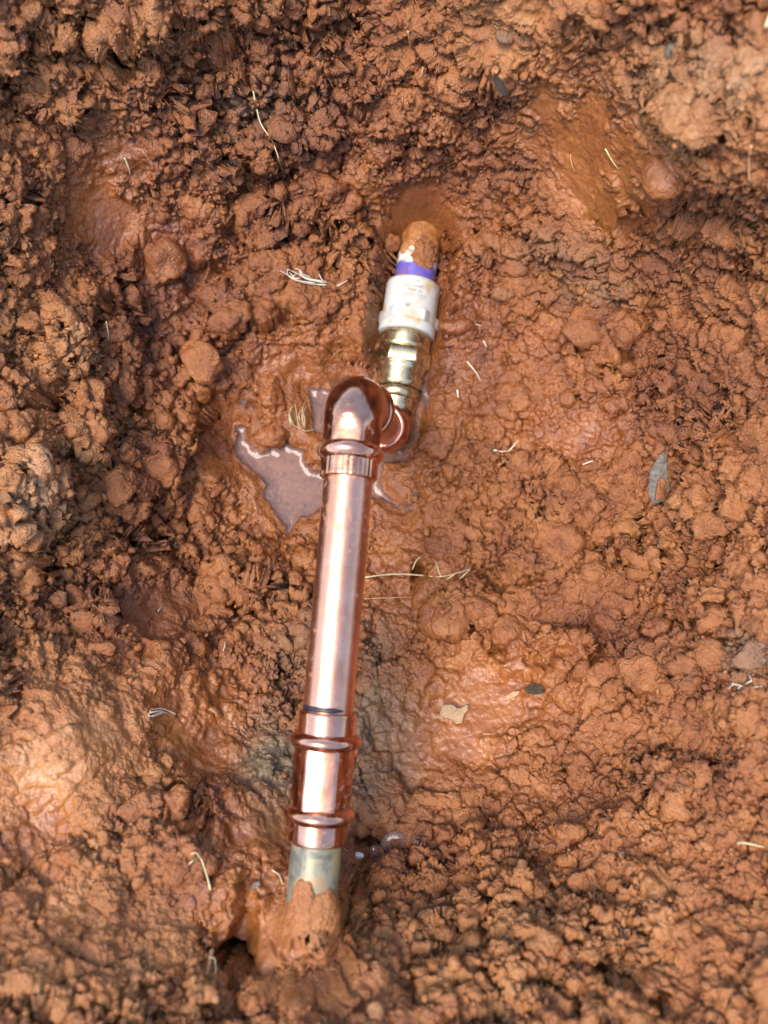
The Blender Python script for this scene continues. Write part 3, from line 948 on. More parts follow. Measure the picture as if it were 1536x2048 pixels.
# coupling
cp = empty('coupling', UP2 + PDIR * sv(1560))
cp.parent = pipe
cp.matrix_parent_inverse = pipe.matrix_world.inverted()
cp['label'] = 'copper press coupling with two raised rings'
lathe('coupling_body', UP2, PDIR, fine([(sv(1648), .01265, .5), (sv(1610), .0128, .75), (sv(1575), .0127, .6), (sv(1530), .0128, .75), (sv(1490), .01265, .5)], 0.002), M_FIT, cp, seg=96)
fitting_end(cp, UP2, PDIR, sv(1431), sv(1474), sv(1508), 0.0127, 0.0156)
fitting_end(cp, UP2, PDIR, sv(1702), sv(1660), sv(1626), 0.0127, 0.0154)
for va, ph0, ph1, rr in ((1536, .30, .38, .0123), (1602, .60, .74, .0124), (1538, .58, .72, .0124), (1692, .30, .42, .0127), (1603, .30, .33, .0124)):
    arc_strip('stamped_mark', UP2, PDIR, sv(va) - 0.0003, sv(va) + 0.0003, rr, PI * ph0, PI * ph1, M_STAMP, cp, n=12)
# weathered old pipe
old = lathe('old_pipe', UP2, PDIR, fine([(sv(2010), R - 0.0003), (sv(1690), R - 0.0003)], 0.003), M_OLD, pipe, seg=64)
old['label'] = 'weathered grey-green old pipe below the coupling'
# clay smeared over the buried end, with a ragged edge
x_, y_ = frame_for(PDIR, UPV)
V, F = [], []
n_a, n_s = 90, 60
edge_u = [(0.00, 1850), (0.10, 1838), (0.20, 1826), (0.27, 1812), (0.30, 1792), (0.33, 1775), (0.36, 1767), (0.46, 1764), (0.50, 1771), (0.53, 1786), (0.55, 1793), (0.61, 1790), (0.65, 1786), (0.70, 1783), (0.75, 1788), (0.82, 1802), (0.90, 1822), (1.0, 1850)]
for i in range(n_a + 1):
    t = i / n_a
    ph = PI * (-0.08 + 1.16 * t)
    ve = np.interp(t, [e[0] for e in edge_u], [e[1] for e in edge_u]) + 2.0 * math.sin(61 * t)
    s0, s1 = sv(ve), sv(1990)
    for j in range(n_s + 1):
        q = j / n_s
        s = s0 + (s1 - s0) * q
        p0 = UP2 + PDIR * s + (x_ * math.cos(ph) + y_ * math.sin(ph)) * R
        th = (0.0015 * min(1, (q * n_s / 10)) ** 0.6 + 0.0035 * q) * (1 + 0.0 * t)
        if j == 0:
            th = -0.0006
        V.append(p0 + (x_ * math.cos(ph) + y_ * math.sin(ph)) * th)
V = np.array(V)
nr = V - (UP2 + PDIR * ((V - UP2) @ PDIR)[:, None])
nr /= np.linalg.norm(nr, axis=1, keepdims=True)
V = V + nr * (0.0009 * fbm(V, 0.008, 4, 95))[:, None]
for i in range(n_a):
    for j in range(n_s):
        a = i * (n_s + 1) + j
        F.append((a, a + 1, a + n_s + 2, a + n_s + 1))
mud = mesh_obj('mud_coating', V, F, M_SOIL, pipe)
set_soil(mud.data, 0.55, 0.70, 0.0)
mud['label'] = 'smooth orange clay smeared over the old pipe'

# brass adapter
def sl(v):
    return on_lower(v, 0.016)
br = empty('brass_adapter', CORNER_LO + LDIR * sl(735))
br.parent = pipe
br.matrix_parent_inverse = pipe.matrix_world.inverted()
br['label'] = 'brass adapter between lower elbow and white fitting'
lathe('adapter_body', CORNER_LO, LDIR, fine([(sl(764), .0136), (sl(760), .0146), (sl(756), .0149), (sl(728), .0151), (sl(724), .0156), (sl(719), .0166)], 0.0008) + [(sl(718.5), .0140), (sl(688), .0140)] + fine([(sl(687.5), .0158), (sl(686), .0165), (sl(660), .0165), (sl(657), .0162), (sl(650), .0150)], 0.002), M_BRASS, br, seg=96)
lathe('hex_nut', CORNER_LO, LDIR, [(sl(720), .0150, .3), (sl(719), .0166, .9), (sl(717), .0174, 1.0), (sl(705), .0174, 1.0), (sl(689), .0174, 1.0), (sl(687), .0166, .9), (sl(686), .0150, .3)], M_BRASS, br, seg=144)
lathe('crimp_bead', CORNER_LO, LDIR, bead_prof(sl(788), sl(763), .0124, .0145), M_BRASS, br, seg=96)
lathe('socket_collar', CORNER_LO, LDIR, [(sl(813), R + .0001), (sl(813), .0119), (sl(812), .0125), (sl(800), .0126), (sl(780), .0127), (sl(770), .0128)], M_BRASS, br, seg=96)
# white plastic adapter
wa = empty('plastic_adapter', CORNER_LO + LDIR * sl(610))
wa.parent = pipe
wa.matrix_parent_inverse = pipe.matrix_world.inverted()
wa['label'] = 'white plastic threaded adapter with moulded lettering'
RW = 0.0178
lathe('adapter_body', CORNER_LO, LDIR, fine([(sl(640), RW), (sl(560), RW), (sl(553), RW - .0004), (sl(550), RW - .0014), (sl(549.5), .0140), (sl(549.5), .0132)], 0.004), M_PVC, wa, seg=96)
lathe('hex_section', CORNER_LO, LDIR, [(sl(640), RW - .002, 0), (sl(636), .0187, .9), (sl(634), .0191, 1), (sl(616), .0191, 1), (sl(614), .0188, 1), (sl(613), RW - .001, .6)], M_PVC, wa, seg=144)
lathe('flange', CORNER_LO, LDIR, [(sl(655), .0140), (sl(655), .0178), (sl(653.5), .0184), (sl(650), .0187), (sl(639), .0188), (sl(636), .0185), (sl(635), .0170)], M_PVC, wa, seg=96)
# moulded lettering, set upside-down to the viewer as it is on the fitting
xl, yl = frame_for(LDIR, UPV)
def bent_text(txt, v_base, height, ph_mid, parent, rad, mat):
    cu = bpy.data.curves.new('lettering', 'FONT')
    cu.body = txt
    cu.align_x = 'CENTER'
    cu.size = height * 1.4
    cu.extrude = 0.00013
    to = bpy.data.objects.new('lettering', cu)
    COL.objects.link(to)
    bpy.context.view_layer.update()
    dg = bpy.context.evaluated_depsgraph_get()
    tm = bpy.data.meshes.new_from_object(to.evaluated_get(dg))
    bpy.data.objects.remove(to)
    V = np.array([v.co[:] for v in tm.vertices])
    F = [tuple(p.vertices) for p in tm.polygons]
    bpy.data.meshes.remove(tm)
    W = []
    for vx, vy, vz in V:
        ph = ph_mid + TXT_SIGN * vx / rad
        W.append(CORNER_LO + LDIR * (sl(v_base) - vy) + (xl * math.cos(ph) + yl * math.sin(ph)) * (rad + vz + 0.00006))
    o = mesh_obj('lettering', W, F, mat, parent, smooth=False)
    return o
TXT_SIGN = 1.0 if xl[0] > 0 else -1.0
for txt, vb, h in (('COLONIAL', 588, .0023), ('D-2466', 579, .0022), ('20MM 3/4', 570, .0020), ('S x F', 561, .0018)):
    bent_text(txt, vb, h, PI * 0.525, wa, RW, M_LETTER)
# moulding dot
lathe('moulding_dot', CORNER_LO + LDIR * sl(612) + (xl * math.cos(PI * .47) + yl * math.sin(PI * .47)) * (RW - 0.0002), xl * math.cos(PI * .47) + yl * math.sin(PI * .47), [(0, .0014), (.0006, .0014), (.0007, .0010), (.0003, .0008), (.0003, .0001)], M_LETTER, wa, seg=20, ref=LDIR)
# plastic pipe with purple primer
s0p = sl(552)
pp = lathe('plastic_pipe', CORNER_LO, LDIR, fine([(s0p, .01335), (sl(455), .01335), (sl(300), .01335)], 0.002), M_PRIMED, pipe, seg=96, s_vals=None)
pp['label'] = 'white plastic pipe with purple primer and clay smears'
# green ink dab on the lower elbow
def dab(name, centre, nrm, r, mat, parent, seed, thick=0.0002):
    x, y = frame_for(nrm, np.array([0.3, 1, 0.2]))
    V, F = [], []
    n = 18
    V.append(centre + nrm * thick)
    for k in range(n):
        a = 2 * PI * k / n
        rr = r * (1 + 0.35 * math.sin(3 * a + seed) + 0.2 * math.sin(5 * a + 2 * seed))
        V.append(centre + (x * math.cos(a) * 0.7 + y * math.sin(a)) * rr - nrm * thick * 0.6)
        F.append((0, 1 + k, 1 + (k + 1) % n))
    return mesh_obj(name, V, F, mat, parent)

# ------------------------------------------------------------------ clods of clay
def ico(sub):
    bm = bmesh.new()
    bmesh.ops.create_icosphere(bm, subdivisions=sub, radius=1)
    V = np.array([v.co[:] for v in bm.verts])
    F = np.array([[v.index for v in f.verts] for f in bm.faces])
    bm.free()
    return V, F
ICO5, ICO1 = ico(5), ico(1)
ICO4 = ico(4)
def clod(u, v, ru, rv, label, tone_=0.5, wet_=0.2, hgt=0.7, sink_=0.5, lumpy=1.0, facet=0.0, seed=0, grey_=0.0, mat=None, name='soil_clod', cat='clod', rot=0.0):
    p, n, k = surf(u, v)
    _, _, d = to_px(p)
    rx, ry = ru / FPX * d, rv / FPX * d
    rm = (rx + ry) / 2
    V = ICO4[0].copy()
    if facet:
        fr = np.random.default_rng(seed)
        for _ in range(7):
            w = fr.normal(size=3)
            w /= np.linalg.norm(w)
            h = V @ w
            lim_ = fr.uniform(0.5, 0.8)
            V = V - np.outer(np.clip(h - lim_, 0, None) * facet, w)
    c_, s_ = math.cos(rot), math.sin(rot)
    V = V * np.array([rx, ry, rm * hgt])
    V = np.stack([V[:, 0] * c_ - V[:, 1] * s_, V[:, 0] * s_ + V[:, 1] * c_, V[:, 2]], 1)
    nn = V / (np.linalg.norm(V, axis=1, keepdims=True) + 1e-12)
    off = V + seed * 0.713
    f1, f2, r = cells(off, rm * 0.75, seed)
    g1, g2, rg = cells(off, rm * 0.33, seed + 1)
    h1, h2, rh = cells(off, 0.0032, seed + 2)
    disp = rm * (0.20 * (1 - f1) * r + 0.55 * fbm(off, rm * 1.1, 3, seed)) + rm * 0.14 * (1 - g1) + 0.0012 * (1 - h1)
    disp = disp + (0.0034 * fbm(off, 0.006, 3, seed + 4) + 0.0016 * fbm(off, 0.0022, 2, seed + 6)) * min(1.0, rm / 0.006)
    V = V + nn * (disp * lumpy)[:, None]
    V = V + n[None] * (rm * hgt * (1 - 2 * sink_) * 0.5)
    V = V + p
    o = mesh_obj(name, V - p, ICO4[1], mat or M_SOIL)
    o.location = tuple(p)
    if mat is None:
        t = 0.6 * float(TONE[k]) + 0.4 * tone_ + 0.15 * (r - 0.5) + 0.10 * (rg - 0.5)
        wet_ = max(wet_, 0.8 * float(WET[k]))
        set_soil(o.data, wet_, np.clip(t, 0, 1), grey_)
    tag(o, label, cat)
    return o
CLODS = [
 (405, 722, 40, 44, 'angular flat-faced orange clod beside the crumbly soil, left of the brass adapter', .62, .1, .75, .25, .55, .9, 1),
 (246, 772, 30, 36, 'upright reddish clod left of the angular orange clod', .5, .2, .8, .3, 1, .3, 2),
 (1180, 652, 46, 44, 'large rounded dark red clod right of the white fitting', .36, .45, .6, .35, .6, .3, 3),
 (1136, 797, 19, 18, 'small smooth round mud ball in the shiny wet patch', .44, .4, .95, .25, .22, 0, 4),
 (1250, 667, 26, 30, 'knobbly clod with a dark pit right of the large dark red clod', .46, .3, .8, .3, .9, .2, 5),
 (1012, 1262, 30, 30, 'dark round clod wedged in a crack right of the copper pipe', .36, .35, .8, .35, .6, 0, 11),
 (778, 487, 18, 18, 'small dark clod touching the muddy end of the plastic pipe', .34, .3, .9, .25, .7, .2, 12),
 (878, 884, 30, 28, 'wet brown clod right of the lower elbow', .42, .75, .8, .3, .8, 0, 14),
 (915, 655, 34, 14, 'shiny wet lump under the white splinter', .46, 1.0, .8, .35, .5, 0, 15),
 (545, 868, 28, 22, 'wet clod on the upper rim of the puddle', .46, .8, .8, .3, .8, 0, 17),
 (205, 1298, 34, 16, 'flat smooth reddish clod left of the dry grass head', .42, .2, .6, .3, .4, .5, 18),
 (290, 1632, 46, 40, 'rough clod left of the dark hollow at lower left', .62, .3, .7, .35, 1, .2, 19),
 (362, 1632, 32, 34, 'pink-brown clod right of the dark hollow at lower left', .6, .3, .8, .35, 1, .2, 20),
 (1328, 352, 42, 48, 'glossy wet lump below the smooth cut on the upper right bank', .66, 1.0, .7, .35, .5, 0, 22),
 (1290, 1345, 40, 34, 'crumbly clod left of the pale folded grass sprig', .58, .15, .7, .35, 1.1, .2, 23),
 (330, 525, 34, 42, 'reddish clod at the foot of the smooth hollow on the left', .44, .3, .7, .35, 1, .2, 24),
 (900, 1092, 40, 30, 'orange-brown clod above the long thin stem', .58, .2, .7, .35, 1.1, .2, 25),
 (465, 640, 34, 30, 'dark crumbly clod below the pale grass tuft', .42, .2, .7, .3, 1.1, .2, 26),
 (1120, 1080, 44, 36, 'lumpy reddish clod below the forked pale straw', .52, .2, .7, .35, 1.1, .2, 28),
 (640, 905, 22, 24, 'wet brown lump between the puddle lobes', .46, .9, .7, .4, .7, 0, 29),
 (770, 700, 22, 18, 'wet reddish lump touching the brass adapter', .42, .8, .7, .4, .8, 0, 31),
]
for (u, v, ru, rv, lab, tn, wt, hg, sk, lu, fc, sd2) in CLODS:
    big = max(0.0, (ru - 36) / 40)
    clod(u, v, ru * (1 - 0.1 * big), rv * (1 - 0.1 * big), lab, 0.5 + 0.5 * (tn - 0.5), max(wt, 0.3), hg * (1 - 0.4 * min(1, big)), sk + 0.2, lu * (1 + 0.25 * min(1, big)), fc, sd2)

# loose crumbs
ncr = 6500
okc = np.where((GU > -20) & (GU < 1556) & (GV > -20) & (GV < 2068) & (crumb > 0.45))[0]
wgt = (crumb[okc] ** 2) * (0.2 + dense[okc])
base = rng.choice(okc, ncr, replace=False, p=wgt / wgt.sum())
sz = np.clip(0.0007 * np.exp(rng.normal(0.35, 0.5, ncr)), 0.0005, 0.0034)
allV, allF, allS = [], [], []
v0, f0 = ICO1
for q in range(ncr):
    k = base[q]
    sdv = sd_ if False else None
    p, n = P[k], GN[k]
    if abs(p[2]) < 0.004 and 470 < GU[k] < 830 and 750 < GV[k] < 1070:
        continue
    sc = sz[q] * rng.uniform(0.7, 1.25, 3)
    V = v0 * (1 + 0.33 * rng.normal(size=(len(v0), 1))) * sc
    a = rng.uniform(0, 6.28)
    V = np.stack([V[:, 0] * math.cos(a) - V[:, 1] * math.sin(a), V[:, 0] * math.sin(a) + V[:, 1] * math.cos(a), V[:, 2]], 1) + p + n * sz[q] * 0.35
    allF.append(v0.shape[0] * len(allV) + f0)
    allV.append(V)
    allS.append(np.tile([min(1, WET[k]), np.clip(TONE[k] + rng.normal(0, 0.10), 0, 1), 0], (len(v0), 1)))
V = np.concatenate(allV)
F = np.concatenate(allF)
me = bpy.data.meshes.new('soil_crumbs')
me.vertices.add(len(V))
me.vertices.foreach_set('co', V.astype(np.float32).ravel())
me.loops.add(len(F) * 3)
me.loops.foreach_set('vertex_index', F.astype(np.int32).ravel())
me.polygons.add(len(F))
me.polygons.foreach_set('loop_start', (np.arange(len(F)) * 3).astype(np.int32))
me.update(calc_edges=True)
me.polygons.foreach_set('use_smooth', np.ones(len(F), bool))
S = np.concatenate(allS)
set_soil(me, S[:, 0], S[:, 1], S[:, 2])
me.materials.append(M_SOIL)
crumbs = bpy.data.objects.new('soil_crumbs', me)
COL.objects.link(crumbs)
crumbs['kind'] = 'stuff'
crumbs['label'] = 'loose red clay crumbs scattered over the pit'
# mud clump stuck to the plastic pipe
mp_ = CORNER_LO + LDIR * sl(503)
top = (xl * math.cos(PI * .60) + yl * math.sin(PI * .60))
V = ICO5[0] * np.array([0.0075, 0.0105, 0.0022])
nn = V / np.linalg.norm(V, axis=1, keepdims=True)
f1, _, r = cells(V + 3.3, 0.004, 5)
V = V + nn * (0.0012 * (1 - f1) + 0.0042 * fbm(V + 2.2, 0.007, 3, 6) + 0.0012 * fbm(V + 1.2, 0.002, 2, 7))[:, None]
ex = np.cross(LDIR, top)
V = mp_ + top * 0.0122 + V[:, :1] * ex + V[:, 1:2] * LDIR + V[:, 2:3] * top
mc = mesh_obj('mud_clump', V, ICO5[1], M_SOIL, pipe)
set_soil(mc.data, 0.3, np.clip(0.45 + 0.2 * (r - 0.5), 0, 1), 0)
mc['label'] = 'rough clay clump stuck on the plastic pipe'
# green dab
q = CORNER_LO + DDIR * 0.0
gp = at_depth(806, 867, 0.462)
dirc = np.array([0.85, -0.1, 0.5]); dirc /= np.linalg.norm(dirc)
dg_ = dab('ink_dab', CORNER_LO + dirc * 0.01345 + DDIR * -0.006, dirc, 0.0017, M_GREEN, e2, 1.3, 0.0006)

# ------------------------------------------------------------------ straws, roots, leaves, stones
def tube_pts(name, C_, r0, r1, mat, parent=None, seg=6, flat=1.0):
    C_ = np.array(C_)
    n = len(C_)
    T = np.gradient(C_, axis=0)
    V, F = [], []
    for i in range(n):
        t = T[i] / (np.linalg.norm(T[i]) + 1e-12)
        ref = UPV if abs(t[2]) < 0.9 else np.array([1.0, 0, 0])
        x, y = frame_for(t, ref)
        r = r0 + (r1 - r0) * i / (n - 1)
        for k in range(seg):
            a = 2 * PI * k / seg
            V.append(C_[i] + x * math.cos(a) * r + y * math.sin(a) * r * flat)
    for i in range(n - 1):
        for k in range(seg):
            k2 = (k + 1) % seg
            F.append((i * seg + k, i * seg + k2, (i + 1) * seg + k2, (i + 1) * seg + k))
    F.append(tuple(range(seg))[::-1])
    F.append(tuple(range((n - 1) * seg, n * seg)))
    return mesh_obj(name, V, F, mat, parent)
def strand(px, lift=0.0006, n=6, arch=0.0):
    lift = lift + 0.0009
    pts = [surf(u, v)[0] + np.array([0, 0, lift]) for u, v in px]
    # a stiff strand bridges hollows
    for _ in range(2):
        for i in range(1, len(pts) - 1):
            m_ = (pts[i - 1] + pts[i + 1]) / 2
            if pts[i][2] < m_[2]:
                rr = ray(*px[i])
                t = (CAM_H - (0.7 * m_[2] + 0.3 * pts[i][2])) / -rr[2]
                pts[i] = np.array([rr[0] * t, rr[1] * t, CAM_H + rr[2] * t])
    C_ = catmull(pts, n)
    if arch:
        k = np.linspace(0, 1, len(C_))
        C_[:, 2] += arch * np.sin(PI * k)
    return C_
def straw(name, px, wpx, label, cat, mat, lift=0.0006, taper=0.4, arch=0.0, group=None):
    C_ = strand(px, lift, 6, arch)
    _, _, d = to_px(C_.mean(0))
    r = wpx / 2 / FPX * d
    o = C_.mean(0)
    ob = tube_pts(name, C_ - o, r, r * taper, mat)
    ob.location = tuple(o)
    return tag(ob, label, cat, group)
def tuft(name, blades, label, cat, mat, wpx=3.0):
    p = surf(*blades[0][0])[0]
    e = empty(name, p)
    tag(e, label, cat)
    for i, b_ in enumerate(blades):
        C_ = strand(b_, 0.0010 + 0.0005 * (i % 3), 6, 0.0015 if i else 0)
        _, _, d = to_px(C_.mean(0))
        r = wpx / 2 / FPX * d
        tube_pts('blade', C_, r, r * 0.45, mat, e)
    return e
tuft('grass_tuft', [[(655, 571), (625, 568), (600, 563), (582, 553), (562, 543)], [(650, 569), (615, 560), (595, 549), (577, 542)], [(645, 567), (612, 557), (600, 545), (592, 541)], [(640, 566), (610, 553), (601, 540)],
                    [(630, 569), (596, 566), (583, 550), (574, 545)], [(656, 571), (645, 562), (638, 552)], [(600, 560), (585, 557), (594, 548)], [(625, 566), (605, 556), (599, 542)], [(615, 570), (590, 564), (576, 551), (575, 543)]],
     'bleached grass tuft lying left of the plastic pipe', 'grass', M_PALE, 2.6)
straw('straw', [(668, 578), (680, 572), (697, 563)], 3.4, 'short pale straw right of the bleached grass tuft', 'straw', M_PALE)
tuft('grass_tuft', [[(629, 861), (615, 864), (603, 858), (584, 850), (579, 838)], [(603, 858), (598, 852), (594, 830), (592, 808)], [(611, 858), (606, 840), (606, 820), (612, 808)], [(611, 858), (609, 842), (609, 825), (615, 813)],
                    [(584, 850), (580, 835), (583, 820), (590, 812)], [(584, 849), (583, 840), (582, 828)], [(590, 852), (585, 842), (583, 832)], [(602, 856), (599, 850)], [(601, 842), (600, 830), (603, 822)]],
     'thin straw-yellow grass head at the puddle edge beside the upper elbow', 'grass', M_STRAW, 2.2)
tuft('grass_tuft', [[(354, 1427), (338, 1422), (322, 1417), (306, 1418)], [(338, 1423), (322, 1425), (308, 1429), (298, 1427)], [(330, 1421), (316, 1421), (300, 1424)], [(328, 1426), (312, 1431), (299, 1430)], [(326, 1420), (310, 1422), (303, 1420)]],
     'small pale grass head on red clay at lower left', 'grass', M_PALE, 3.0)
tuft('grass_sprig', [[(1447, 1390), (1470, 1380), (1490, 1376), (1524, 1370)], [(1446, 1389), (1456, 1376), (1464, 1366)], [(1462, 1366), (1472, 1369), (1482, 1371)], [(1480, 1371), (1488, 1365), (1497, 1358), (1493, 1350)], [(1456, 1381), (1466, 1376), (1476, 1372)]],
     'pale folded grass sprig near the right edge', 'grass', M_PALE, 4.2)
tuft('grass_stalk', [[(423, 1775), (414, 1752), (404, 1722), (400, 1710)], [(402, 1713), (394, 1703), (386, 1702)], [(396, 1711), (388, 1717), (380, 1724)]], 'bent yellow grass stalk above the wet channel at lower left', 'grass', M_STRAW, 4.6)
straw('straw', [(546, 1738), (558, 1750), (566, 1763), (571, 1766)], 3.4, 'short yellow straw left of the old pipe', 'straw', M_STRAW)
tuft('straw_sprig', [[(732, 1154), (765, 1150), (805, 1148), (845, 1151), (880, 1153), (915, 1146), (941, 1139)], [(940, 1140), (928, 1150), (916, 1160)], [(912, 1146), (902, 1154), (892, 1161)], [(870, 1122), (876, 1138), (881, 1156)], [(824, 1138), (832, 1122), (842, 1112)]],
     'long thin straw stem lying right of the copper pipe', 'grass', M_STRAW, 3.4)
straw('straw', [(727, 1198), (760, 1196), (795, 1195), (826, 1194)], 3.0, 'dull straw strand below the long thin stem', 'straw', M_ROOT)
o = straw('splinter', [(911, 639), (925, 642), (945, 647), (964, 653)], 6.0, 'white flat splinter right of the white fitting', 'splinter', M_WSTONE, taper=0.15)
straw('straw', [(935, 724), (945, 736), (954, 748), (961, 763)], 3.0, 'thin pale straw slanting right of the brass adapter', 'straw', M_PALE)
straw('straw', [(966, 684), (972, 698)], 3.2, 'tiny pale straw below the white splinter', 'straw', M_PALE)
straw('straw', [(914, 781), (917, 796)], 5.0, 'short white straw bit right of the brass adapter, near the water streak', 'straw', M_PALE)
tuft('straw_sprig', [[(986, 901), (1004, 903), (1016, 903)], [(1016, 904), (1026, 893), (1042, 877)]], 'forked pale straw left of the shiny mud patch', 'straw', M_PALE, 3.0)
straw('straw', [(1163, 929), (1176, 925), (1193, 921)], 3.4, 'short pale straw on the smooth mud below the shiny patch', 'straw', M_PALE)
straw('straw', [(212, 646), (216, 662), (220, 684)], 3.0, 'upright pale straw on the reddish left wall', 'straw', M_STRAW)
straw('straw', [(446, 1276), (451, 1287), (446, 1302)], 3.4, 'tiny bent white straw above the wet clay left of the pipe', 'straw', M_PALE)
straw('straw', [(1498, 1318), (1506, 1309), (1513, 1302)], 2.6, 'tiny pale straw on the grey stone at the right edge', 'straw', M_PALE)
straw('straw', [(1502, 1128), (1506, 1142), (1509, 1150)], 4.0, 'short straw on crumbly clay above the grey stone', 'straw', M_STRAW)
straw('straw', [(318, 1222), (322, 1214)], 3.0, 'tiny straw bit on smooth clay left of the puddle tip', 'straw', M_STRAW)
straw('root', [(510, 192), (514, 220), (522, 248), (538, 272), (546, 290), (556, 312), (561, 332), (571, 360)], 3.8, 'long fine root hanging down the upper wall', 'root', M_STRAW, 0.0045)
straw('root', [(816, 66), (820, 86), (824, 108), (830, 130)], 5.0, 'thin root on the upper bank above the plastic pipe', 'root', M_ROOT, 0.001)
straw('root', [(848, 140), (842, 152), (836, 161)], 4.0, 'short root end just below the thin upper root', 'root', M_ROOT)
straw('root', [(252, 322), (258, 338), (263, 358)], 4.0, 'short pale root over the smooth hollow on the left', 'root', M_STRAW, 0.002)
straw('root', [(1496, 300), (1492, 330), (1500, 365), (1508, 384)], 6.0, 'blurred root on the right bank near the glossy wet lump', 'root', M_ROOT, 0.002)
straw('root', [(1520, 70), (1526, 50), (1540, 30)], 9.0, 'blurred thick root at the upper right corner', 'root', M_STRAW, 0.003)
straw('root', [(780, 1725), (795, 1742), (808, 1756), (812, 1778), (818, 1800)], 3.4, 'thin orange root right of the old pipe', 'root', M_ROOT)
straw('root', [(1468, 1680), (1490, 1686), (1520, 1690)], 6.0, 'blurred root on the near bank at lower right', 'root', M_STRAW, 0.002)
straw('root', [(430, 1890), (424, 1920), (412, 1950), (400, 1985)], 10.0, 'thick clay-coated root above the dark hole at the bottom', 'root', M_ROOT, 0.004)
straw('root', [(428, 1892), (430, 1920), (429, 1955), (422, 1962)], 3.6, 'thin pale root hanging into the dark hole at the bottom', 'root', M_STRAW, 0.008)
straw('root', [(804, 232), (808, 205), (800, 180)], 3.0, 'hair-thin root left of the dark scrap on the upper wall', 'root', M_ROOT)
straw('root', [(1138, 312), (1144, 330), (1150, 348)], 3.4, 'fine root along the smooth cut on the upper right bank', 'root', M_ROOT)
straw('root', [(1208, 300), (1222, 322), (1236, 342)], 3.4, 'faint root pressed in the smooth cut of the upper right bank', 'root', M_STRAW)

def leaf(name, outline, mat, label, cat, lift=0.0012, curl=0.0012, thick=0.0003):
    """an outline laid on the ground with a raised midrib and real thickness"""
    o2 = np.array(outline, float)
    c = o2.mean(0)
    rings = [(0.0, 1), (0.5, 0.6), (0.85, 0.25), (1.0, 0.0)]
    base = surf(*c)[0]
    nrm = blur_n(c)
    base = base + nrm * max(0.0, float(np.percentile([(surf(*p2)[0] - base) @ nrm for p2 in o2], 96)))
    V, F = [], []
    n = len(o2)
    for k, h in rings:
        for p2 in o2:
            q2 = c + (p2 - c) * max(k, 0.02)
            r = ray(*q2)
            # meet the local plane
            d_ = np.array(r)
            t = ((base + nrm * lift - np.array([0, 0, CAM_H])) @ nrm) / (d_ @ nrm)
            V.append(np.array([0, 0, CAM_H]) + d_ * t + nrm * (curl * h * h + 0.0004 * math.sin(p2[0] * .3 + p2[1] * .17)))
    m_ = len(V)
    V = np.array(V)
    V2 = V - nrm * thick
    for i in range(len(rings) - 1):
        for k in range(n):
            k2 = (k + 1) % n
            F.append((i * n + k, i * n + k2, (i + 1) * n + k2, (i + 1) * n + k))
            F.append((m_ + (i + 1) * n + k, m_ + (i + 1) * n + k2, m_ + i * n + k2, m_ + i * n + k))
    L0 = (len(rings) - 1) * n
    for k in range(n):
        k2 = (k + 1) % n
        F.append((L0 + k, L0 + k2, m_ + L0 + k2, m_ + L0 + k))
    W = np.concatenate([V, V2])
    o = mesh_obj(name, W - base, F, mat)
    o.location = tuple(base)
    return tag(o, label, cat)
def blur_n(c):
    u, v = c
    a = [surf(u - 16, v)[0], surf(u + 16, v)[0], surf(u, v - 16)[0], surf(u, v + 16)[0]]
    n = np.cross(a[1] - a[0], a[2] - a[3])
    n = n / np.linalg.norm(n)
    n = n if n[2] > 0 else -n
    n = n + np.array([0, 0, 0.6])
    return n / np.linalg.norm(n)
lf = leaf('leaf', [(1324, 897), (1333, 912), (1334, 935), (1336, 958), (1343, 985), (1337, 1000), (1320, 1004), (1306, 1009), (1298, 990), (1297, 965), (1301, 940), (1312, 922)], M_LEAF, 'dark grey dead leaf half covered by clay, on the right slope', 'leaf', 0.0010, 0.0020)
bpy.context.view_layer.update()
mid = leaf('mud_patch', [(1322, 946), (1329, 958), (1336, 972), (1340, 986), (1334, 995), (1323, 999), (1313, 1001), (1313, 985), (1317, 964)], M_SOIL, 'x', 'x', 0.0024, 0.0012, 0.0012)
del mid['label'], mid['category']
set_soil(mid.data, 0.2, 0.66, 0.05)
mid.parent = lf
mid.matrix_parent_inverse = Matrix.Translation(-lf.location)
rib = tube_pts('midrib', strand([(1326, 898), (1322, 925), (1318, 945)], 0.0045) - np.array(lf.location[:]), 0.0004, 0.0002, M_GSTONE, lf)
rib.matrix_parent_inverse = Matrix()
leaf('leaf', [(988, 146), (998, 152), (1010, 168), (1020, 182), (1012, 190), (1000, 184), (990, 168)], M_DARK, 'small black dead leaf on the upper wall', 'leaf', 0.002, 0.0012)
leaf('bark_scrap', [(1048, 1378), (1066, 1366), (1088, 1372), (1090, 1384), (1074, 1390), (1056, 1388)], M_DARK, 'dark plant scrap pressed in wet clay right of the tan flake', 'scrap', 0.0001, 0.0004)
leaf('bark_scrap', [(1008, 1394), (1024, 1384), (1040, 1382), (1036, 1390), (1022, 1397), (1010, 1400)], M_ROOT, 'dull brown scrap in wet clay beside the dark plant scrap', 'scrap', 0.0001, 0.0004)
leaf('leaf_scrap', [(500, 1774), (508, 1766), (519, 1762), (520, 1770), (511, 1776), (503, 1780)], M_GSTONE, 'tiny grey-green leaf scrap in mud left of the old pipe', 'leaf', 0.0008, 0.0005)
leaf('flake', [(884, 1411), (896, 1408), (906, 1410), (914, 1416), (920, 1417), (937, 1408), (936, 1420), (928, 1430), (924, 1446), (912, 1448), (904, 1438), (890, 1436), (879, 1431)], M_TAN, 'flat jagged tan flake lying on wet clay', 'flake', 0.0022, 0.0008, 0.0014)
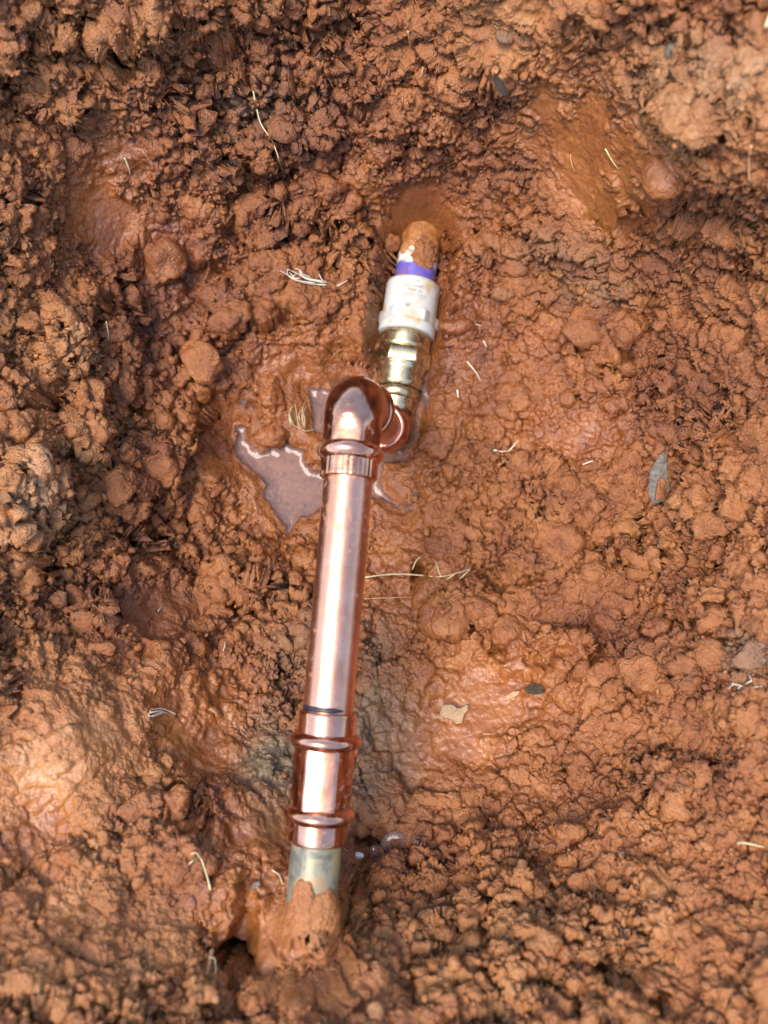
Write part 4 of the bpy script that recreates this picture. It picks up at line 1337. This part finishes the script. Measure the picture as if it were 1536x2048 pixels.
clod(1512, 1322, 40, 36, 'rough grey stone set in clay at the right edge', grey_=.5, tone_=.35, name='stone', cat='stone', hgt=.4, lumpy=.8, facet=.5, seed=51)
clod(1348, 100, 16, 16, 'small grey-green pebble on the upper right bank', mat=M_GSTONE, name='pebble', cat='pebble', hgt=.8, lumpy=.3, seed=52)
clod(715, 1713, 11, 6, 'small white pebble beside the old pipe', mat=M_WSTONE, name='pebble', cat='pebble', hgt=.7, lumpy=.15, seed=53, sink_=.2)
clod(1010, 72, 18, 18, 'dark blurred pebble at the top of the bank', tone_=.2, grey_=.6, name='pebble', cat='pebble', hgt=.7, lumpy=.3, seed=54)
clod(750, 2025, 16, 22, 'pale blurred pebble on the near bank at the bottom', tone_=.95, grey_=.3, name='pebble', cat='pebble', hgt=.7, lumpy=.3, seed=55)
clod(1006, 588, 24, 14, 'pale brown pebble right of the white fitting', tone_=.72, grey_=.25, name='pebble', cat='pebble', hgt=.7, lumpy=.35, seed=57)
def bubble(u, v, ru, rv, label, rot=0.0):
    p, n, _ = surf(u, v)
    _, _, d = to_px(p)
    V0, F0 = ico(4)
    keep = V0[:, 2] > -0.15
    idx = -np.ones(len(V0), int)
    idx[keep] = np.arange(keep.sum())
    F1 = [tuple(idx[f]) for f in F0 if keep[f].all()]
    V = V0[keep] * np.array([ru / FPX * d, rv / FPX * d, 0.35 * min(ru, rv) / FPX * d])
    V = V + 0.0006 * np.stack([vnoise(V + 9 * ru, 0.006, 3 + i) for i in range(3)], 1)
    c_, s_ = math.cos(rot), math.sin(rot)
    V = np.stack([V[:, 0] * c_ - V[:, 1] * s_, V[:, 0] * s_ + V[:, 1] * c_, V[:, 2] + 0.001], 1)
    o = mesh_obj('bubble', V, F1, M_FILM)
    o.location = tuple(p)
    return tag(o, label, 'bubble')
bubble(786, 1686, 28, 24, 'large grey water bubble in the hollow right of the coupling', 0.5)
bubble(748, 1702, 12, 13, 'small torn bubble film left of the large bubble', 0.9)
bubble(262, 964, 17, 11, 'pair-like clear bubble on crumbly clay left of the puddle', 0.0)
